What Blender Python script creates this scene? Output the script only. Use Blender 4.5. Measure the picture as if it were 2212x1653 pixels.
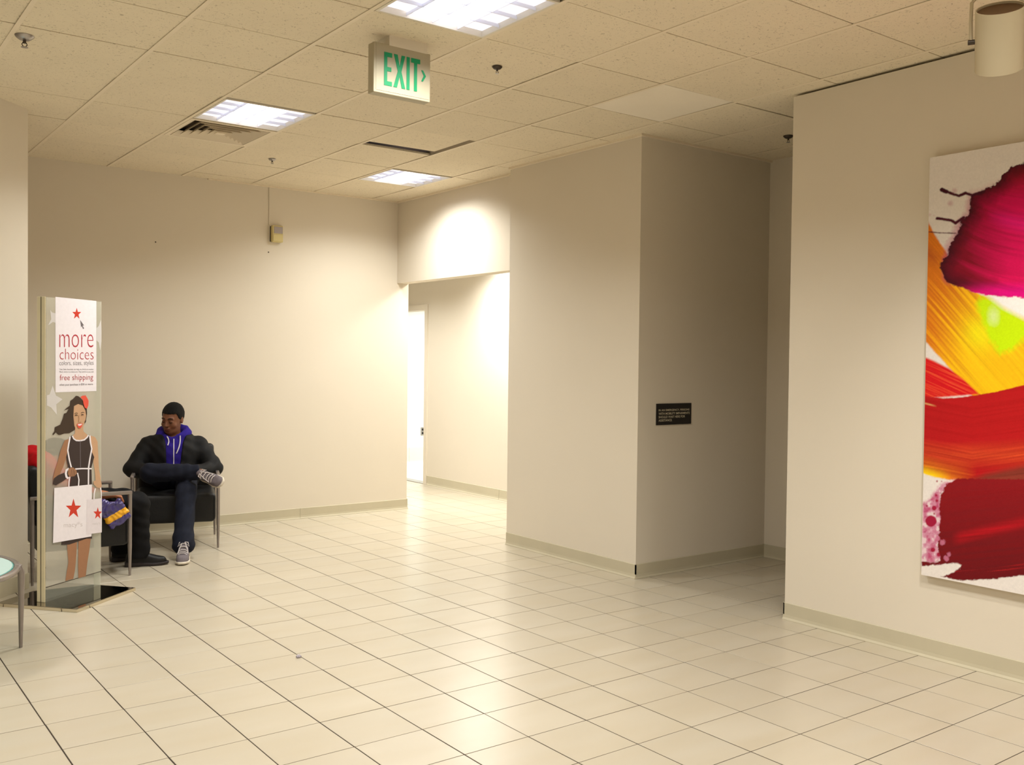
import bpy, bmesh, math, random
import numpy as np
from mathutils import Matrix, Vector

random.seed(7)
S = bpy.context.scene
for o in list(bpy.data.objects):
    bpy.data.objects.remove(o)
COL = S.collection

# ------------------------------------------------------------------ camera
W_PX, H_PX, F_PX = 2212.0, 1653.0, 2081.14
EYE = 1.4888
YAW, PITCH, ROLL = -0.64126, -0.02186, 0.01137
_fw = Vector((-math.sin(YAW) * math.cos(PITCH), math.cos(YAW) * math.cos(PITCH), math.sin(PITCH)))
_rt = Vector((math.cos(YAW), math.sin(YAW), 0))
_up = _rt.cross(_fw)
RT = _rt * math.cos(ROLL) + _up * math.sin(ROLL)
UP = -_rt * math.sin(ROLL) + _up * math.cos(ROLL)
FW = _fw
CAM = Vector((0, 0, EYE))
cd = bpy.data.cameras.new('camera')
cam = bpy.data.objects.new('camera', cd)
COL.objects.link(cam)
cd.sensor_fit = 'HORIZONTAL'
cd.sensor_width = 36.0
cd.lens = 36.0 * F_PX / W_PX
cd.clip_start = 0.05
m = Matrix.Identity(4)
for i in range(3):
    m[i][0], m[i][1], m[i][2], m[i][3] = RT[i], UP[i], -FW[i], CAM[i]
cam.matrix_world = m
S.camera = cam

# ------------------------------------------------------------------ world and exposure
wd = bpy.data.worlds.new('world')
S.world = wd
wd.use_nodes = True
wd.node_tree.nodes['Background'].inputs[0].default_value = (0.9, 0.85, 0.75, 1)
wd.node_tree.nodes['Background'].inputs[1].default_value = 0.02
S.view_settings.view_transform = 'Standard'
S.view_settings.look = 'None'
S.view_settings.gamma = 1.0
S.view_settings.use_curve_mapping = False
S.view_settings.exposure = -0.02

TROFFER_WATTS = 33.0          # light of one 2x2 ceiling fixture
TROFFER_SPREAD = 145.0
LIGHT_COL = (0.99, 1.0, 0.965)

# ------------------------------------------------------------------ measures of the place
CEIL = 3.048
T = 0.6096                     # ceiling module
CX0, CY0 = 0.8548, 4.469       # a crossing of the ceiling grid
ft = 0.3048                    # floor tile
FX0, FY0 = 2.6396, 2.9925
Y_BACK = 8.35
X_HEAD, X_HEAD2 = 4.80, 4.93
X_COL, Y_COL0, Y_COL1 = 4.65, 4.78, 6.28
X_RIGHT, Y_RIGHT = 4.645, 3.53
X_ALC = 6.02
X_COR = 6.09


def ray(px, py):
    return RT * ((px - W_PX / 2) / F_PX) - UP * ((py - H_PX / 2) / F_PX) + FW


def on_z(px, py, z=0.0):
    d = ray(px, py)
    return CAM + d * ((z - EYE) / d.z)


def on_x(px, py, x):
    d = ray(px, py)
    return CAM + d * (x / d.x)


def on_y(px, py, y):
    d = ray(px, py)
    return CAM + d * (y / d.y)


def on_plane(px, py, p0, n):
    d = ray(px, py)
    return CAM + d * ((p0 - CAM).dot(n) / d.dot(n))


def pix(P):
    v = Vector(P) - CAM
    z = v.dot(FW)
    return (W_PX / 2 + F_PX * v.dot(RT) / z, H_PX / 2 - F_PX * v.dot(UP) / z, z)


# ------------------------------------------------------------------ materials
def lin(c):
    out = []
    for v in c[:3]:
        v = v / 255.0
        out.append(v / 12.92 if v <= 0.04045 else ((v + 0.055) / 1.055) ** 2.4)
    return (*out, 1.0)


def mat(name, rgb, rough=0.6, spec=0.3, metal=0.0, noise=0.0, nscale=8.0, bump=0.0, bscale=60.0, stretch=(1, 1, 1), rand=0.0, sheen=0.0, coat=0.0):
    """principled material with procedural colour variation (noise), per-object variation (rand) and bump"""
    mt = bpy.data.materials.new(name)
    mt.use_nodes = True
    nt = mt.node_tree
    N, L = nt.nodes, nt.links
    b = N['Principled BSDF']
    c = lin(rgb)
    b.inputs['Roughness'].default_value = rough
    b.inputs['Specular IOR Level'].default_value = spec
    b.inputs['Metallic'].default_value = metal
    if coat:
        b.inputs['Coat Weight'].default_value = coat
        b.inputs['Coat Roughness'].default_value = 0.1
    tc = N.new('ShaderNodeTexCoord')
    mp = N.new('ShaderNodeMapping')
    mp.inputs['Scale'].default_value = stretch
    L.new(tc.outputs['Object'], mp.inputs['Vector'])
    nz = N.new('ShaderNodeTexNoise')
    nz.inputs['Scale'].default_value = nscale
    nz.inputs['Detail'].default_value = 5
    L.new(mp.outputs[0], nz.inputs['Vector'])
    hs = N.new('ShaderNodeHueSaturation')
    hs.inputs['Color'].default_value = c
    mr = N.new('ShaderNodeMapRange')
    mr.inputs['From Min'].default_value = 0.25
    mr.inputs['From Max'].default_value = 0.75
    mr.inputs['To Min'].default_value = 1 - noise
    mr.inputs['To Max'].default_value = 1 + noise
    L.new(nz.outputs['Fac'], mr.inputs['Value'])
    src = mr.outputs[0]
    if rand:
        oi = N.new('ShaderNodeObjectInfo')
        m2 = N.new('ShaderNodeMapRange')
        m2.inputs['To Min'].default_value = 1 - rand
        m2.inputs['To Max'].default_value = 1 + rand
        L.new(oi.outputs['Random'], m2.inputs['Value'])
        mu = N.new('ShaderNodeMath')
        mu.operation = 'MULTIPLY'
        L.new(src, mu.inputs[0])
        L.new(m2.outputs[0], mu.inputs[1])
        src = mu.outputs[0]
    L.new(src, hs.inputs['Value'])
    L.new(hs.outputs[0], b.inputs['Base Color'])
    if bump:
        n2 = N.new('ShaderNodeTexNoise')
        n2.inputs['Scale'].default_value = bscale
        n2.inputs['Detail'].default_value = 4
        L.new(mp.outputs[0], n2.inputs['Vector'])
        bp = N.new('ShaderNodeBump')
        bp.inputs['Strength'].default_value = bump
        bp.inputs['Distance'].default_value = 0.01
        L.new(n2.outputs['Fac'], bp.inputs['Height'])
        L.new(bp.outputs[0], b.inputs['Normal'])
    return mt


def emit_mat(name, rgb, strength):
    mt = bpy.data.materials.new(name)
    mt.use_nodes = True
    nt = mt.node_tree
    b = nt.nodes['Principled BSDF']
    b.inputs['Base Color'].default_value = lin(rgb)
    b.inputs['Emission Color'].default_value = lin(rgb)
    b.inputs['Emission Strength'].default_value = strength
    return mt


def film_mat(name, rgb, opacity, rough=0.5, spec=0.2):
    """a printed or clear film: part lets light straight through, part is its own colour"""
    mt = mat(name, rgb, rough, spec, noise=0.02)
    b = mt.node_tree.nodes['Principled BSDF']
    b.inputs['Alpha'].default_value = opacity
    return mt


M = {}
M['wall'] = mat('wall_paint', (223, 213, 196), 0.75, 0.2, noise=0.012, nscale=1.6, bump=0.03, bscale=220)
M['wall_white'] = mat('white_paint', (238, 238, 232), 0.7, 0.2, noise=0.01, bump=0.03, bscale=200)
M['base'] = mat('vinyl_base', (196, 187, 162), 0.45, 0.35, noise=0.03, nscale=5)
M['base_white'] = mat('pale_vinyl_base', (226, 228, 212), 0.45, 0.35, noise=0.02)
M['tbar'] = mat('painted_tee_bar', (236, 222, 198), 0.6, 0.25, noise=0.02)
M['plenum'] = mat('plenum_dark', (58, 46, 34), 0.9, 0.1, noise=0.2)
M['grout'] = mat('grout', (66, 57, 49), 0.9, 0.1, noise=0.15, nscale=30)
M['steel'] = mat('brushed_steel', (168, 162, 158), 0.32, 0.5, metal=0.85, noise=0.05, nscale=40)
M['chrome'] = mat('polished_metal', (214, 206, 186), 0.12, 0.5, metal=1.0, noise=0.03, nscale=20)
M['mirror_black'] = mat('dark_mirror', (176, 170, 160), 0.03, 0.5, metal=1.0, noise=0.02)
M['leather'] = mat('black_upholstery', (24, 24, 25), 0.5, 0.35, noise=0.15, nscale=12, bump=0.15, bscale=120)
M['white_paint'] = mat('white_metal', (226, 218, 202), 0.45, 0.35, noise=0.02)
M['dark_metal'] = mat('dark_metal', (74, 66, 58), 0.4, 0.4, metal=0.6, noise=0.1)
M['black'] = mat('matt_black', (22, 20, 20), 0.6, 0.2, noise=0.1)


def ceiling_mat(name, rgb, fleck):
    mt = mat(name, rgb, 0.9, 0.1, noise=0.025, nscale=3, rand=0.02)
    nt = mt.node_tree
    N, L = nt.nodes, nt.links
    b = N['Principled BSDF']
    hs = [n for n in N if n.type == 'HUE_SAT'][0]
    mp = [n for n in N if n.type == 'MAPPING'][0]
    oi = N.new('ShaderNodeObjectInfo')
    ad = N.new('ShaderNodeVectorMath')
    ad.operation = 'ADD'
    sc = N.new('ShaderNodeVectorMath')
    sc.operation = 'SCALE'
    sc.inputs['Scale'].default_value = 40
    L.new(oi.outputs['Random'], sc.inputs[0])
    L.new(mp.outputs[0], ad.inputs[0])
    L.new(sc.outputs[0], ad.inputs[1])
    nz = N.new('ShaderNodeTexNoise')
    nz.inputs['Scale'].default_value = 75
    nz.inputs['Detail'].default_value = 3
    nz.inputs['Distortion'].default_value = 1.2
    L.new(ad.outputs[0], nz.inputs['Vector'])
    cr = N.new('ShaderNodeMapRange')
    cr.inputs['From Min'].default_value = 0.60
    cr.inputs['From Max'].default_value = 0.70
    cr.inputs['To Min'].default_value = 0
    cr.inputs['To Max'].default_value = fleck
    L.new(nz.outputs['Fac'], cr.inputs['Value'])
    mx = N.new('ShaderNodeMix')
    mx.data_type = 'RGBA'
    L.new(cr.outputs[0], mx.inputs['Factor'])
    L.new(hs.outputs[0], mx.inputs['A'])
    mx.inputs['B'].default_value = lin((128, 108, 78))
    L.new(mx.outputs['Result'], b.inputs['Base Color'])
    bp = N.new('ShaderNodeBump')
    bp.inputs['Strength'].default_value = 0.25
    bp.inputs['Distance'].default_value = 0.004
    bp.invert = True
    L.new(nz.outputs['Fac'], bp.inputs['Height'])
    L.new(bp.outputs[0], b.inputs['Normal'])
    return mt


M['ceil'] = ceiling_mat('fissured_tile', (233, 220, 195), 0.5)
M['ceil_new'] = ceiling_mat('smooth_new_tile', (240, 230, 212), 0.04)


def floor_mat():
    mt = mat('stone_tile', (189, 179, 160), 0.22, 0.45, noise=0.02, nscale=4, rand=0.03)
    nt = mt.node_tree
    N, L = nt.nodes, nt.links
    b = N['Principled BSDF']
    hs = [n for n in N if n.type == 'HUE_SAT'][0]
    tc = [n for n in N if n.type == 'TEX_COORD'][0]
    oi = N.new('ShaderNodeObjectInfo')
    sc = N.new('ShaderNodeVectorMath')
    sc.operation = 'SCALE'
    sc.inputs['Scale'].default_value = 60
    L.new(oi.outputs['Random'], sc.inputs[0])
    ad = N.new('ShaderNodeVectorMath')
    ad.operation = 'ADD'
    L.new(tc.outputs['Object'], ad.inputs[0])
    L.new(sc.outputs[0], ad.inputs[1])
    mp = N.new('ShaderNodeMapping')
    mp.inputs['Scale'].default_value = (1.6, 7, 2)
    mp.inputs['Rotation'].default_value = (0, 0, 0.25)
    L.new(ad.outputs[0], mp.inputs['Vector'])
    nz = N.new('ShaderNodeTexNoise')
    nz.inputs['Scale'].default_value = 1.1
    nz.inputs['Detail'].default_value = 1.5
    nz.inputs['Distortion'].default_value = 0.0
    L.new(mp.outputs[0], nz.inputs['Vector'])
    cr = N.new('ShaderNodeMapRange')
    cr.inputs['From Min'].default_value = 0.30
    cr.inputs['From Max'].default_value = 0.75
    cr.inputs['To Min'].default_value = 0
    cr.inputs['To Max'].default_value = 0.6
    L.new(nz.outputs['Fac'], cr.inputs['Value'])
    mx = N.new('ShaderNodeMix')
    mx.data_type = 'RGBA'
    L.new(cr.outputs[0], mx.inputs['Factor'])
    L.new(hs.outputs[0], mx.inputs['A'])
    mx.inputs['B'].default_value = lin((183, 170, 146))
    L.new(mx.outputs['Result'], b.inputs['Base Color'])
    # scuffed gloss
    n2 = N.new('ShaderNodeTexNoise')
    n2.inputs['Scale'].default_value = 4
    n2.inputs['Detail'].default_value = 2
    L.new(ad.outputs[0], n2.inputs['Vector'])
    rr = N.new('ShaderNodeMapRange')
    rr.inputs['To Min'].default_value = 0.27
    rr.inputs['To Max'].default_value = 0.29
    L.new(n2.outputs['Fac'], rr.inputs['Value'])
    L.new(rr.outputs[0], b.inputs['Roughness'])
    return mt


M['floor'] = floor_mat()
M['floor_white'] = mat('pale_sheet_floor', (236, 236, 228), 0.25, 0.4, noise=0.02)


# ------------------------------------------------------------------ mesh helpers
class MB:
    def __init__(self):
        self.v, self.f = [], []

    def add(self, vs, fs):
        n = len(self.v)
        self.v += [tuple(x) for x in vs]
        self.f += [[i + n for i in f] for f in fs]
        return self

    def box(self, lo, hi, mtx=None):
        x0, y0, z0 = lo
        x1, y1, z1 = hi
        vs = [Vector(p) for p in ((x0, y0, z0), (x1, y0, z0), (x1, y1, z0), (x0, y1, z0), (x0, y0, z1), (x1, y0, z1), (x1, y1, z1), (x0, y1, z1))]
        if mtx is not None:
            vs = [mtx @ p for p in vs]
        return self.add(vs, [(0, 3, 2, 1), (4, 5, 6, 7), (0, 1, 5, 4), (1, 2, 6, 5), (2, 3, 7, 6), (3, 0, 4, 7)])

    def cbox(self, lo, hi, b=0.01, mtx=None, seg=2):
        """box with rounded edges"""
        bm = bmesh.new()
        bmesh.ops.create_cube(bm, size=1)
        lo, hi = Vector(lo), Vector(hi)
        for v in bm.verts:
            v.co = Vector([(lo[i] + hi[i]) / 2 + v.co[i] * (hi[i] - lo[i]) for i in range(3)])
        bmesh.ops.bevel(bm, geom=list(bm.edges), offset=b, segments=seg, affect='EDGES', profile=0.5)
        bm.verts.ensure_lookup_table()
        bm.verts.index_update()
        vs = [mtx @ v.co if mtx is not None else v.co.copy() for v in bm.verts]
        fs = [[v.index for v in f.verts] for f in bm.faces]
        bm.free()
        return self.add(vs, fs)

    def tube(self, pts, rad, n=10, cap=True):
        pts = [Vector(p) for p in pts]
        rs = rad if isinstance(rad, (list, tuple)) else [rad] * len(pts)
        vs, fs = [], []
        t0 = (pts[1] - pts[0]).normalized()
        a = t0.orthogonal().normalized()
        for i, p in enumerate(pts):
            t = ((pts[min(i + 1, len(pts) - 1)] - pts[max(i - 1, 0)])).normalized()
            a = (a - t * a.dot(t)).normalized()
            bb = t.cross(a)
            for k in range(n):
                an = 2 * math.pi * k / n
                vs.append(p + (a * math.cos(an) + bb * math.sin(an)) * rs[i])
        for i in range(len(pts) - 1):
            for k in range(n):
                fs.append((i * n + k, i * n + (k + 1) % n, (i + 1) * n + (k + 1) % n, (i + 1) * n + k))
        if cap:
            fs.append(list(range(n))[::-1])
            fs.append([(len(pts) - 1) * n + k for k in range(n)])
        return self.add(vs, fs)

    def lathe(self, prof, c=(0, 0, 0), n=20, mtx=None):
        """profile of (radius, z) turned about z"""
        vs, fs = [], []
        c = Vector(c)
        for r, z in prof:
            for k in range(n):
                an = 2 * math.pi * k / n
                p = Vector((r * math.cos(an), r * math.sin(an), z))
                if mtx is not None:
                    p = mtx @ p
                vs.append(p + c)
        for i in range(len(prof) - 1):
            for k in range(n):
                fs.append((i * n + k, i * n + (k + 1) % n, (i + 1) * n + (k + 1) % n, (i + 1) * n + k))
        if prof[0][0] > 1e-6:
            fs.append(list(range(n))[::-1])
        if prof[-1][0] > 1e-6:
            fs.append([(len(prof) - 1) * n + k for k in range(n)])
        return self.add(vs, fs)

    def prism(self, poly, fn, d0, d1):
        """polygon of 2d points, fn(a, b, d) gives the 3d point; extruded from d0 to d1"""
        n = len(poly)
        vs = [fn(a, b, d0) for a, b in poly] + [fn(a, b, d1) for a, b in poly]
        fs = [list(range(n))[::-1], list(range(n, 2 * n))] + [(i, (i + 1) % n, n + (i + 1) % n, n + i) for i in range(n)]
        return self.add(vs, fs)

    def build(self, name, material, parent=None, smooth=False, fix=True):
        me = bpy.data.meshes.new(name)
        me.from_pydata([tuple(v) for v in self.v], [], self.f)
        if fix:
            bm = bmesh.new()
            bm.from_mesh(me)
            bmesh.ops.recalc_face_normals(bm, faces=bm.faces)
            bm.to_mesh(me)
            bm.free()
        return link(name, me, material, parent, smooth)


def link(name, me, material, parent=None, smooth=False):
    if material is not None and not me.materials:
        me.materials.append(material)
    if smooth:
        for p in me.polygons:
            p.use_smooth = True
        if hasattr(me, 'set_sharp_from_angle'):
            me.set_sharp_from_angle(angle=math.radians(42))
    o = bpy.data.objects.new(name, me)
    COL.objects.link(o)
    if parent is not None:
        o.parent = parent
    return o


def empty(name, loc=(0, 0, 0), rz=0.0):
    o = bpy.data.objects.new(name, None)
    o.empty_display_size = 0.1
    COL.objects.link(o)
    o.location = loc
    o.rotation_euler = (0, 0, rz)
    return o


def tag(o, label=None, cat=None, group=None, kind=None):
    if label:
        o['label'] = label
    if cat:
        o['category'] = cat
    if group:
        o['group'] = group
    if kind:
        o['kind'] = kind
    return o


def struct(name, mb, material, label, cat, parent=None, smooth=False):
    o = mb.build(name, material, parent, smooth)
    return tag(o, label, cat, None, 'structure')


# ------------------------------------------------------------------ the room shell
ZT = 3.30      # walls run on above the hanging ceiling
struct('wall_back', MB().box((-4.1, Y_BACK, 0), (X_HEAD2, Y_BACK + 0.15, ZT)), M['wall'], 'long beige back wall behind the seated man', 'wall')
struct('wall_header', MB().box((X_HEAD, Y_COL1, 2.25), (X_HEAD2, Y_BACK, ZT)), M['wall'], 'beige wall strip above the corridor opening, brightly lit', 'wall')
struct('wall_column', MB().box((X_COL, Y_COL0, 0), (X_COR + .12, Y_COL1, ZT)), M['wall'], 'beige wall block with the small black notice on its shaded side', 'wall')
struct('wall_right', MB().box((X_RIGHT, -3.1, 0), (X_RIGHT + 0.16, Y_RIGHT, CEIL - 0.012)), M['wall'], 'beige wall at the right carrying the large abstract painting', 'wall')
struct('wall_alcove', MB().box((X_ALC, 0.5, 0), (X_ALC + 0.2, Y_COL0, ZT)).box((X_RIGHT + .16, 0.4, 0), (X_ALC + .2, 0.5, ZT)), M['wall'], 'shaded beige end wall of the recess between the column and the painting wall', 'wall')
DY0, DY1, DZ = 9.90, 10.86, 2.105
struct('wall_corridor', MB().box((X_COR, Y_COL1, 0), (X_COR + .12, DY0, ZT)).box((X_COR, DY0, DZ), (X_COR + .12, DY1, ZT)).box((X_COR, DY1, 0), (X_COR + .12, 11.6, ZT)),
       M['wall'], 'beige corridor wall seen through the opening, with the doorway', 'wall')
struct('wall_corridor_end', MB().box((3.4, 11.5, 0), (X_COR, 11.6, ZT)).box((3.3, Y_BACK + .15, 0), (3.4, 11.6, ZT)), M['wall'], 'beige far end walls of the corridor', 'wall')
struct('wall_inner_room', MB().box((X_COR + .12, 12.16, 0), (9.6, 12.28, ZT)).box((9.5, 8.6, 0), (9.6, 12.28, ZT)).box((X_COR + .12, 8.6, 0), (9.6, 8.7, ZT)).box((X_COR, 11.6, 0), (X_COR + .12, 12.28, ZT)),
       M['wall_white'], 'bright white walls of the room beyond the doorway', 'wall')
struct('wall_left', MB().box((-4.1, -3.1, 0), (-4.0, Y_BACK, ZT)), M['wall'], 'beige wall at the far left of the hall', 'wall')
struct('wall_front', MB().box((-4.1, -3.2, 0), (X_RIGHT + .16, -3.1, ZT)), M['wall'], 'beige wall behind the viewer', 'wall')

# pillar with chamfered faces at the left edge
pc = [(1.20, 6.77), (0.846, 6.416), (0.546, 6.416), (0.192, 6.77), (0.546, 7.124), (0.846, 7.124)]
struct('wall_pillar', MB().prism(pc, lambda a, b, d: (a, b, d), 0, ZT), M['wall'], 'beige chamfered pillar at the left edge behind the glass table', 'pillar')
cpx = sum(p[0] for p in pc) / 6
cpy = sum(p[1] for p in pc) / 6


def ring_off(poly, d):
    n = len(poly)
    out = []
    for i in range(n):
        p0, p1, p2 = [Vector(poly[j % n]) for j in (i - 1, i, i + 1)]
        e1, e2 = (p1 - p0).normalized(), (p2 - p1).normalized()
        n1, n2 = Vector((-e1.y, e1.x)), Vector((-e2.y, e2.x))
        c = Vector((cpx, cpy))
        if n1.dot(p1 - c) < 0:
            n1 = -n1
        if n2.dot(p1 - c) < 0:
            n2 = -n2
        b = (n1 + n2).normalized()
        out.append(tuple(p1 + b * (d / max(0.3, b.dot(n1)))))
    return out


struct('baseboard_pillar', MB().prism(ring_off(pc, 0.006), lambda a, b, d: (a, b, d), 0.0, 0.10), M['base'], 'olive vinyl base around the left pillar', 'baseboard')

BH = 0.10


def baseboard(name, segs, label, h=BH, material='base'):
    """segs: (p0, p1, outward normal); coved vinyl base with a small toe"""
    mb = MB()
    for p0, p1, n in segs:
        p0, p1, n = Vector((*p0, 0)), Vector((*p1, 0)), Vector((*n, 0))
        prof = [(-0.002, 0.0), (0.014, 0.0), (0.014, 0.003), (0.008, 0.014), (0.006, 0.03), (0.006, h - 0.003), (0.004, h), (-0.002, h)]
        mb.prism(prof, lambda a, b, d, p0=p0, p1=p1, n=n: p0.lerp(p1, d) + n * a + Vector((0, 0, b)), 0.0, 1.0)
    return struct(name, mb, M[material], label, 'baseboard')


seam = on_y(648, 1105, Y_BACK).x
baseboard('baseboard_back', [((-4, Y_BACK), (seam - .001, Y_BACK), (0, -1)), ((seam + .001, Y_BACK), (X_HEAD2 + .006, Y_BACK), (0, -1)), ((X_HEAD2, Y_BACK - .006), (X_HEAD2, Y_BACK + .15), (1, 0))], 'olive vinyl base along the back wall')
baseboard('baseboard_column', [((X_COL, Y_COL1), (X_COL, Y_COL0 - .006), (-1, 0)), ((X_COL - .006, Y_COL0), (X_ALC, Y_COL0), (0, -1))], 'olive vinyl base around the wall block with the notice')
baseboard('baseboard_right', [((X_RIGHT, -3), (X_RIGHT, Y_RIGHT + .006), (-1, 0)), ((X_RIGHT - .006, Y_RIGHT), (X_RIGHT + .16, Y_RIGHT), (0, 1))], 'olive vinyl base below the abstract painting')
baseboard('baseboard_alcove', [((X_ALC, 0.5), (X_ALC, Y_COL0), (-1, 0))], 'olive vinyl base at the back of the shaded recess')
baseboard('baseboard_corridor', [((X_COR, Y_COL1), (X_COR, 8.36), (-1, 0)), ((X_COR, 8.364), (X_COR, DY0 - .06), (-1, 0))], 'pale olive vinyl base along the corridor wall', 0.11)
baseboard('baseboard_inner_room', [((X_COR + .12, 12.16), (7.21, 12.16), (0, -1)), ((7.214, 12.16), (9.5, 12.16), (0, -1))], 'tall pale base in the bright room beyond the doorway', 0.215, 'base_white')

# painted gap strips where walls meet the ceiling
mb = MB().box((X_COL - .02, Y_COL0 - .02, CEIL - .012), (X_COL + .002, Y_COL1, CEIL + .004)).box((X_COL + .002, Y_COL0 - .02, CEIL - .012), (X_ALC, Y_COL0 + .002, CEIL + .004))
struct('trim_1', mb, M['tbar'], 'narrow metal edge strip where the wall block meets the ceiling', 'trim')
mb = MB().box((X_HEAD - .02, Y_COL1, CEIL - .010), (X_HEAD + .002, Y_BACK, CEIL + .004))
struct('trim_2', mb, M['tbar'], 'narrow metal edge strip above the lit wall strip', 'trim')
mb = MB().box((2.9, Y_BACK - .02, CEIL - .008), (X_HEAD, Y_BACK + .002, CEIL + .004))
struct('trim_3', mb, M['tbar'], 'narrow metal edge strip along the top of the back wall', 'trim')

# doorway in the corridor wall: pressed metal frame
door = empty('door_1', (X_COR, DY0, 0))
tag(door, 'open doorway with plain metal frame leading to the bright white room', 'doorway', None, 'structure')
fw = 0.055
MB().box((-.012, -fw, 0), (.13, 0.012, DZ + fw)).build('frame_post', M['wall'], door)
MB().box((-.012, DY1 - DY0 - .012, 0), (.13, DY1 - DY0 + fw, DZ + fw)).build('frame_post', M['wall'], door)
MB().box((-.0125, 0.012, DZ - .012), (.1305, DY1 - DY0 - .012, DZ + fw)).build('frame_head', M['wall'], door)
MB().box((-.006, 0.012, 0.0), (.12, DY1 - DY0 - .012, .006)).build('threshold', M['steel'], door)

# ------------------------------------------------------------------ floor
floor = struct('floor', MB().box((-4.1, -3.2, -0.06), (X_COR + .12, 11.6, -0.0016)), M['grout'], 'hall floor of square cream stone tiles with dark joints', 'floor')
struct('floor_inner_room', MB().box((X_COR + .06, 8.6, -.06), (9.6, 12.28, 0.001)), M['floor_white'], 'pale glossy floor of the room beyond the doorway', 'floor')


def tile_mesh(sx, sy, th, b):
    bm = MB()
    x, y = sx / 2, sy / 2
    vs = [(-x, -y, -th), (x, -y, -th), (x, y, -th), (-x, y, -th), (-x, -y, -b), (x, -y, -b), (x, y, -b), (-x, y, -b), (-x + b, -y + b, 0), (x - b, -y + b, 0), (x - b, y - b, 0), (-x + b, y - b, 0)]
    fs = [(8, 9, 10, 11)]
    for i in range(4):
        j = (i + 1) % 4
        fs += [(i, j, 4 + j, 4 + i), (4 + i, 4 + j, 8 + j, 8 + i)]
    return vs, fs


fv, ff = tile_mesh(ft - 0.0052, ft - 0.0043, 0.004, 0.0006)
me_tile = bpy.data.meshes.new('floor_tile')
me_tile.from_pydata(fv, [], ff)
me_tile.materials.append(M['floor'])
cells = []
mx0, mx1 = int(math.floor((-4.0 - FX0) / ft)), int(math.ceil((X_COR + .1 - FX0) / ft))
ny0, ny1 = int(math.floor((-3.1 - FY0) / ft)), int(math.ceil((11.5 - FY0) / ft))


def in_solid(x, y):
    h = ft * 0.5
    if X_COL < x - h and Y_COL0 < y - h and y + h < Y_COL1:
        return True
    if x - h > X_RIGHT + .0 and x + h < X_RIGHT + .16 and y + h < Y_RIGHT:
        return True
    if Y_BACK < y - h and x + h < 3.4:
        return True
    return False


for a in range(mx0, mx1):
    for b in range(ny0, ny1):
        x, y = FX0 + (a + .5) * ft, FY0 + (b + .5) * ft
        if in_solid(x, y):
            continue
        u, v, z = pix((x, y, 0))
        seen = z > 0.5 and -60 < u < W_PX + 60 and v < H_PX + 70
        if seen and (x > X_RIGHT + .1 and y < Y_RIGHT - .1):
            seen = False
        if seen and y > Y_BACK + .1 and (x < 4.7 or y > 10.6):
            seen = False
        if seen and x > 4.9 and Y_COL1 - .3 < y and not (900 < u + 60 and u < 1160):
            seen = False
        cells.append((0 if seen else 1, math.hypot(x, y), x, y))
cells.sort()
N_SEEN = min(300, sum(1 for c in cells if c[0] == 0))
rng = random.Random(3)
for c in cells[:N_SEEN]:
    o = bpy.data.objects.new('floor_tile', me_tile)
    COL.objects.link(o)
    o.parent = floor
    o.location = (c[2] + rng.uniform(-.0006, .0006), c[3] + rng.uniform(-.0004, .0004), rng.uniform(-.0006, 0.0))
rest = MB()
for c in cells[N_SEEN:]:
    rest.add([(p[0] + c[2], p[1] + c[3], p[2] - .0003) for p in fv], ff)
tag(rest.build('floor_tile_field', M['floor'], floor, fix=False), kind='stuff')

# ------------------------------------------------------------------ ceiling
ceiling = struct('ceiling', MB().box((-4.1, -3.2, ZT), (X_COR + .2, 8.5, ZT + .06)), M['plenum'], 'hanging ceiling of fissured square tiles', 'ceiling')
struct('ceiling_corridor', MB().box((X_HEAD2, Y_COL1, 2.70), (X_COR, Y_BACK + .15, 2.76)).box((3.4, Y_BACK + .15, 2.70), (X_COR, 11.5, 2.76)), M['wall_white'], 'plain white ceiling of the corridor behind the lit wall strip', 'ceiling')  # hidden corridor ceiling, set low to tighten the scallop of light
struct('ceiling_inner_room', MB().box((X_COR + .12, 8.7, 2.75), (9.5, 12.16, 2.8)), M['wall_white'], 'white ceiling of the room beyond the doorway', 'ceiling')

BARW = 0.022
cv, cf = tile_mesh(T - 0.0045, T - 0.0075, 0.014, 0.0010)
cv = [(x, y, -z) for x, y, z in cv]
cf = [f[::-1] for f in cf]
me_ct = bpy.data.meshes.new('ceiling_tile')
me_ct.from_pydata(cv, [], cf)
me_ct.materials.append(M['ceil'])
me_cn = me_ct.copy()
me_cn.materials.clear()
me_cn.materials.append(M['ceil_new'])

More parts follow.
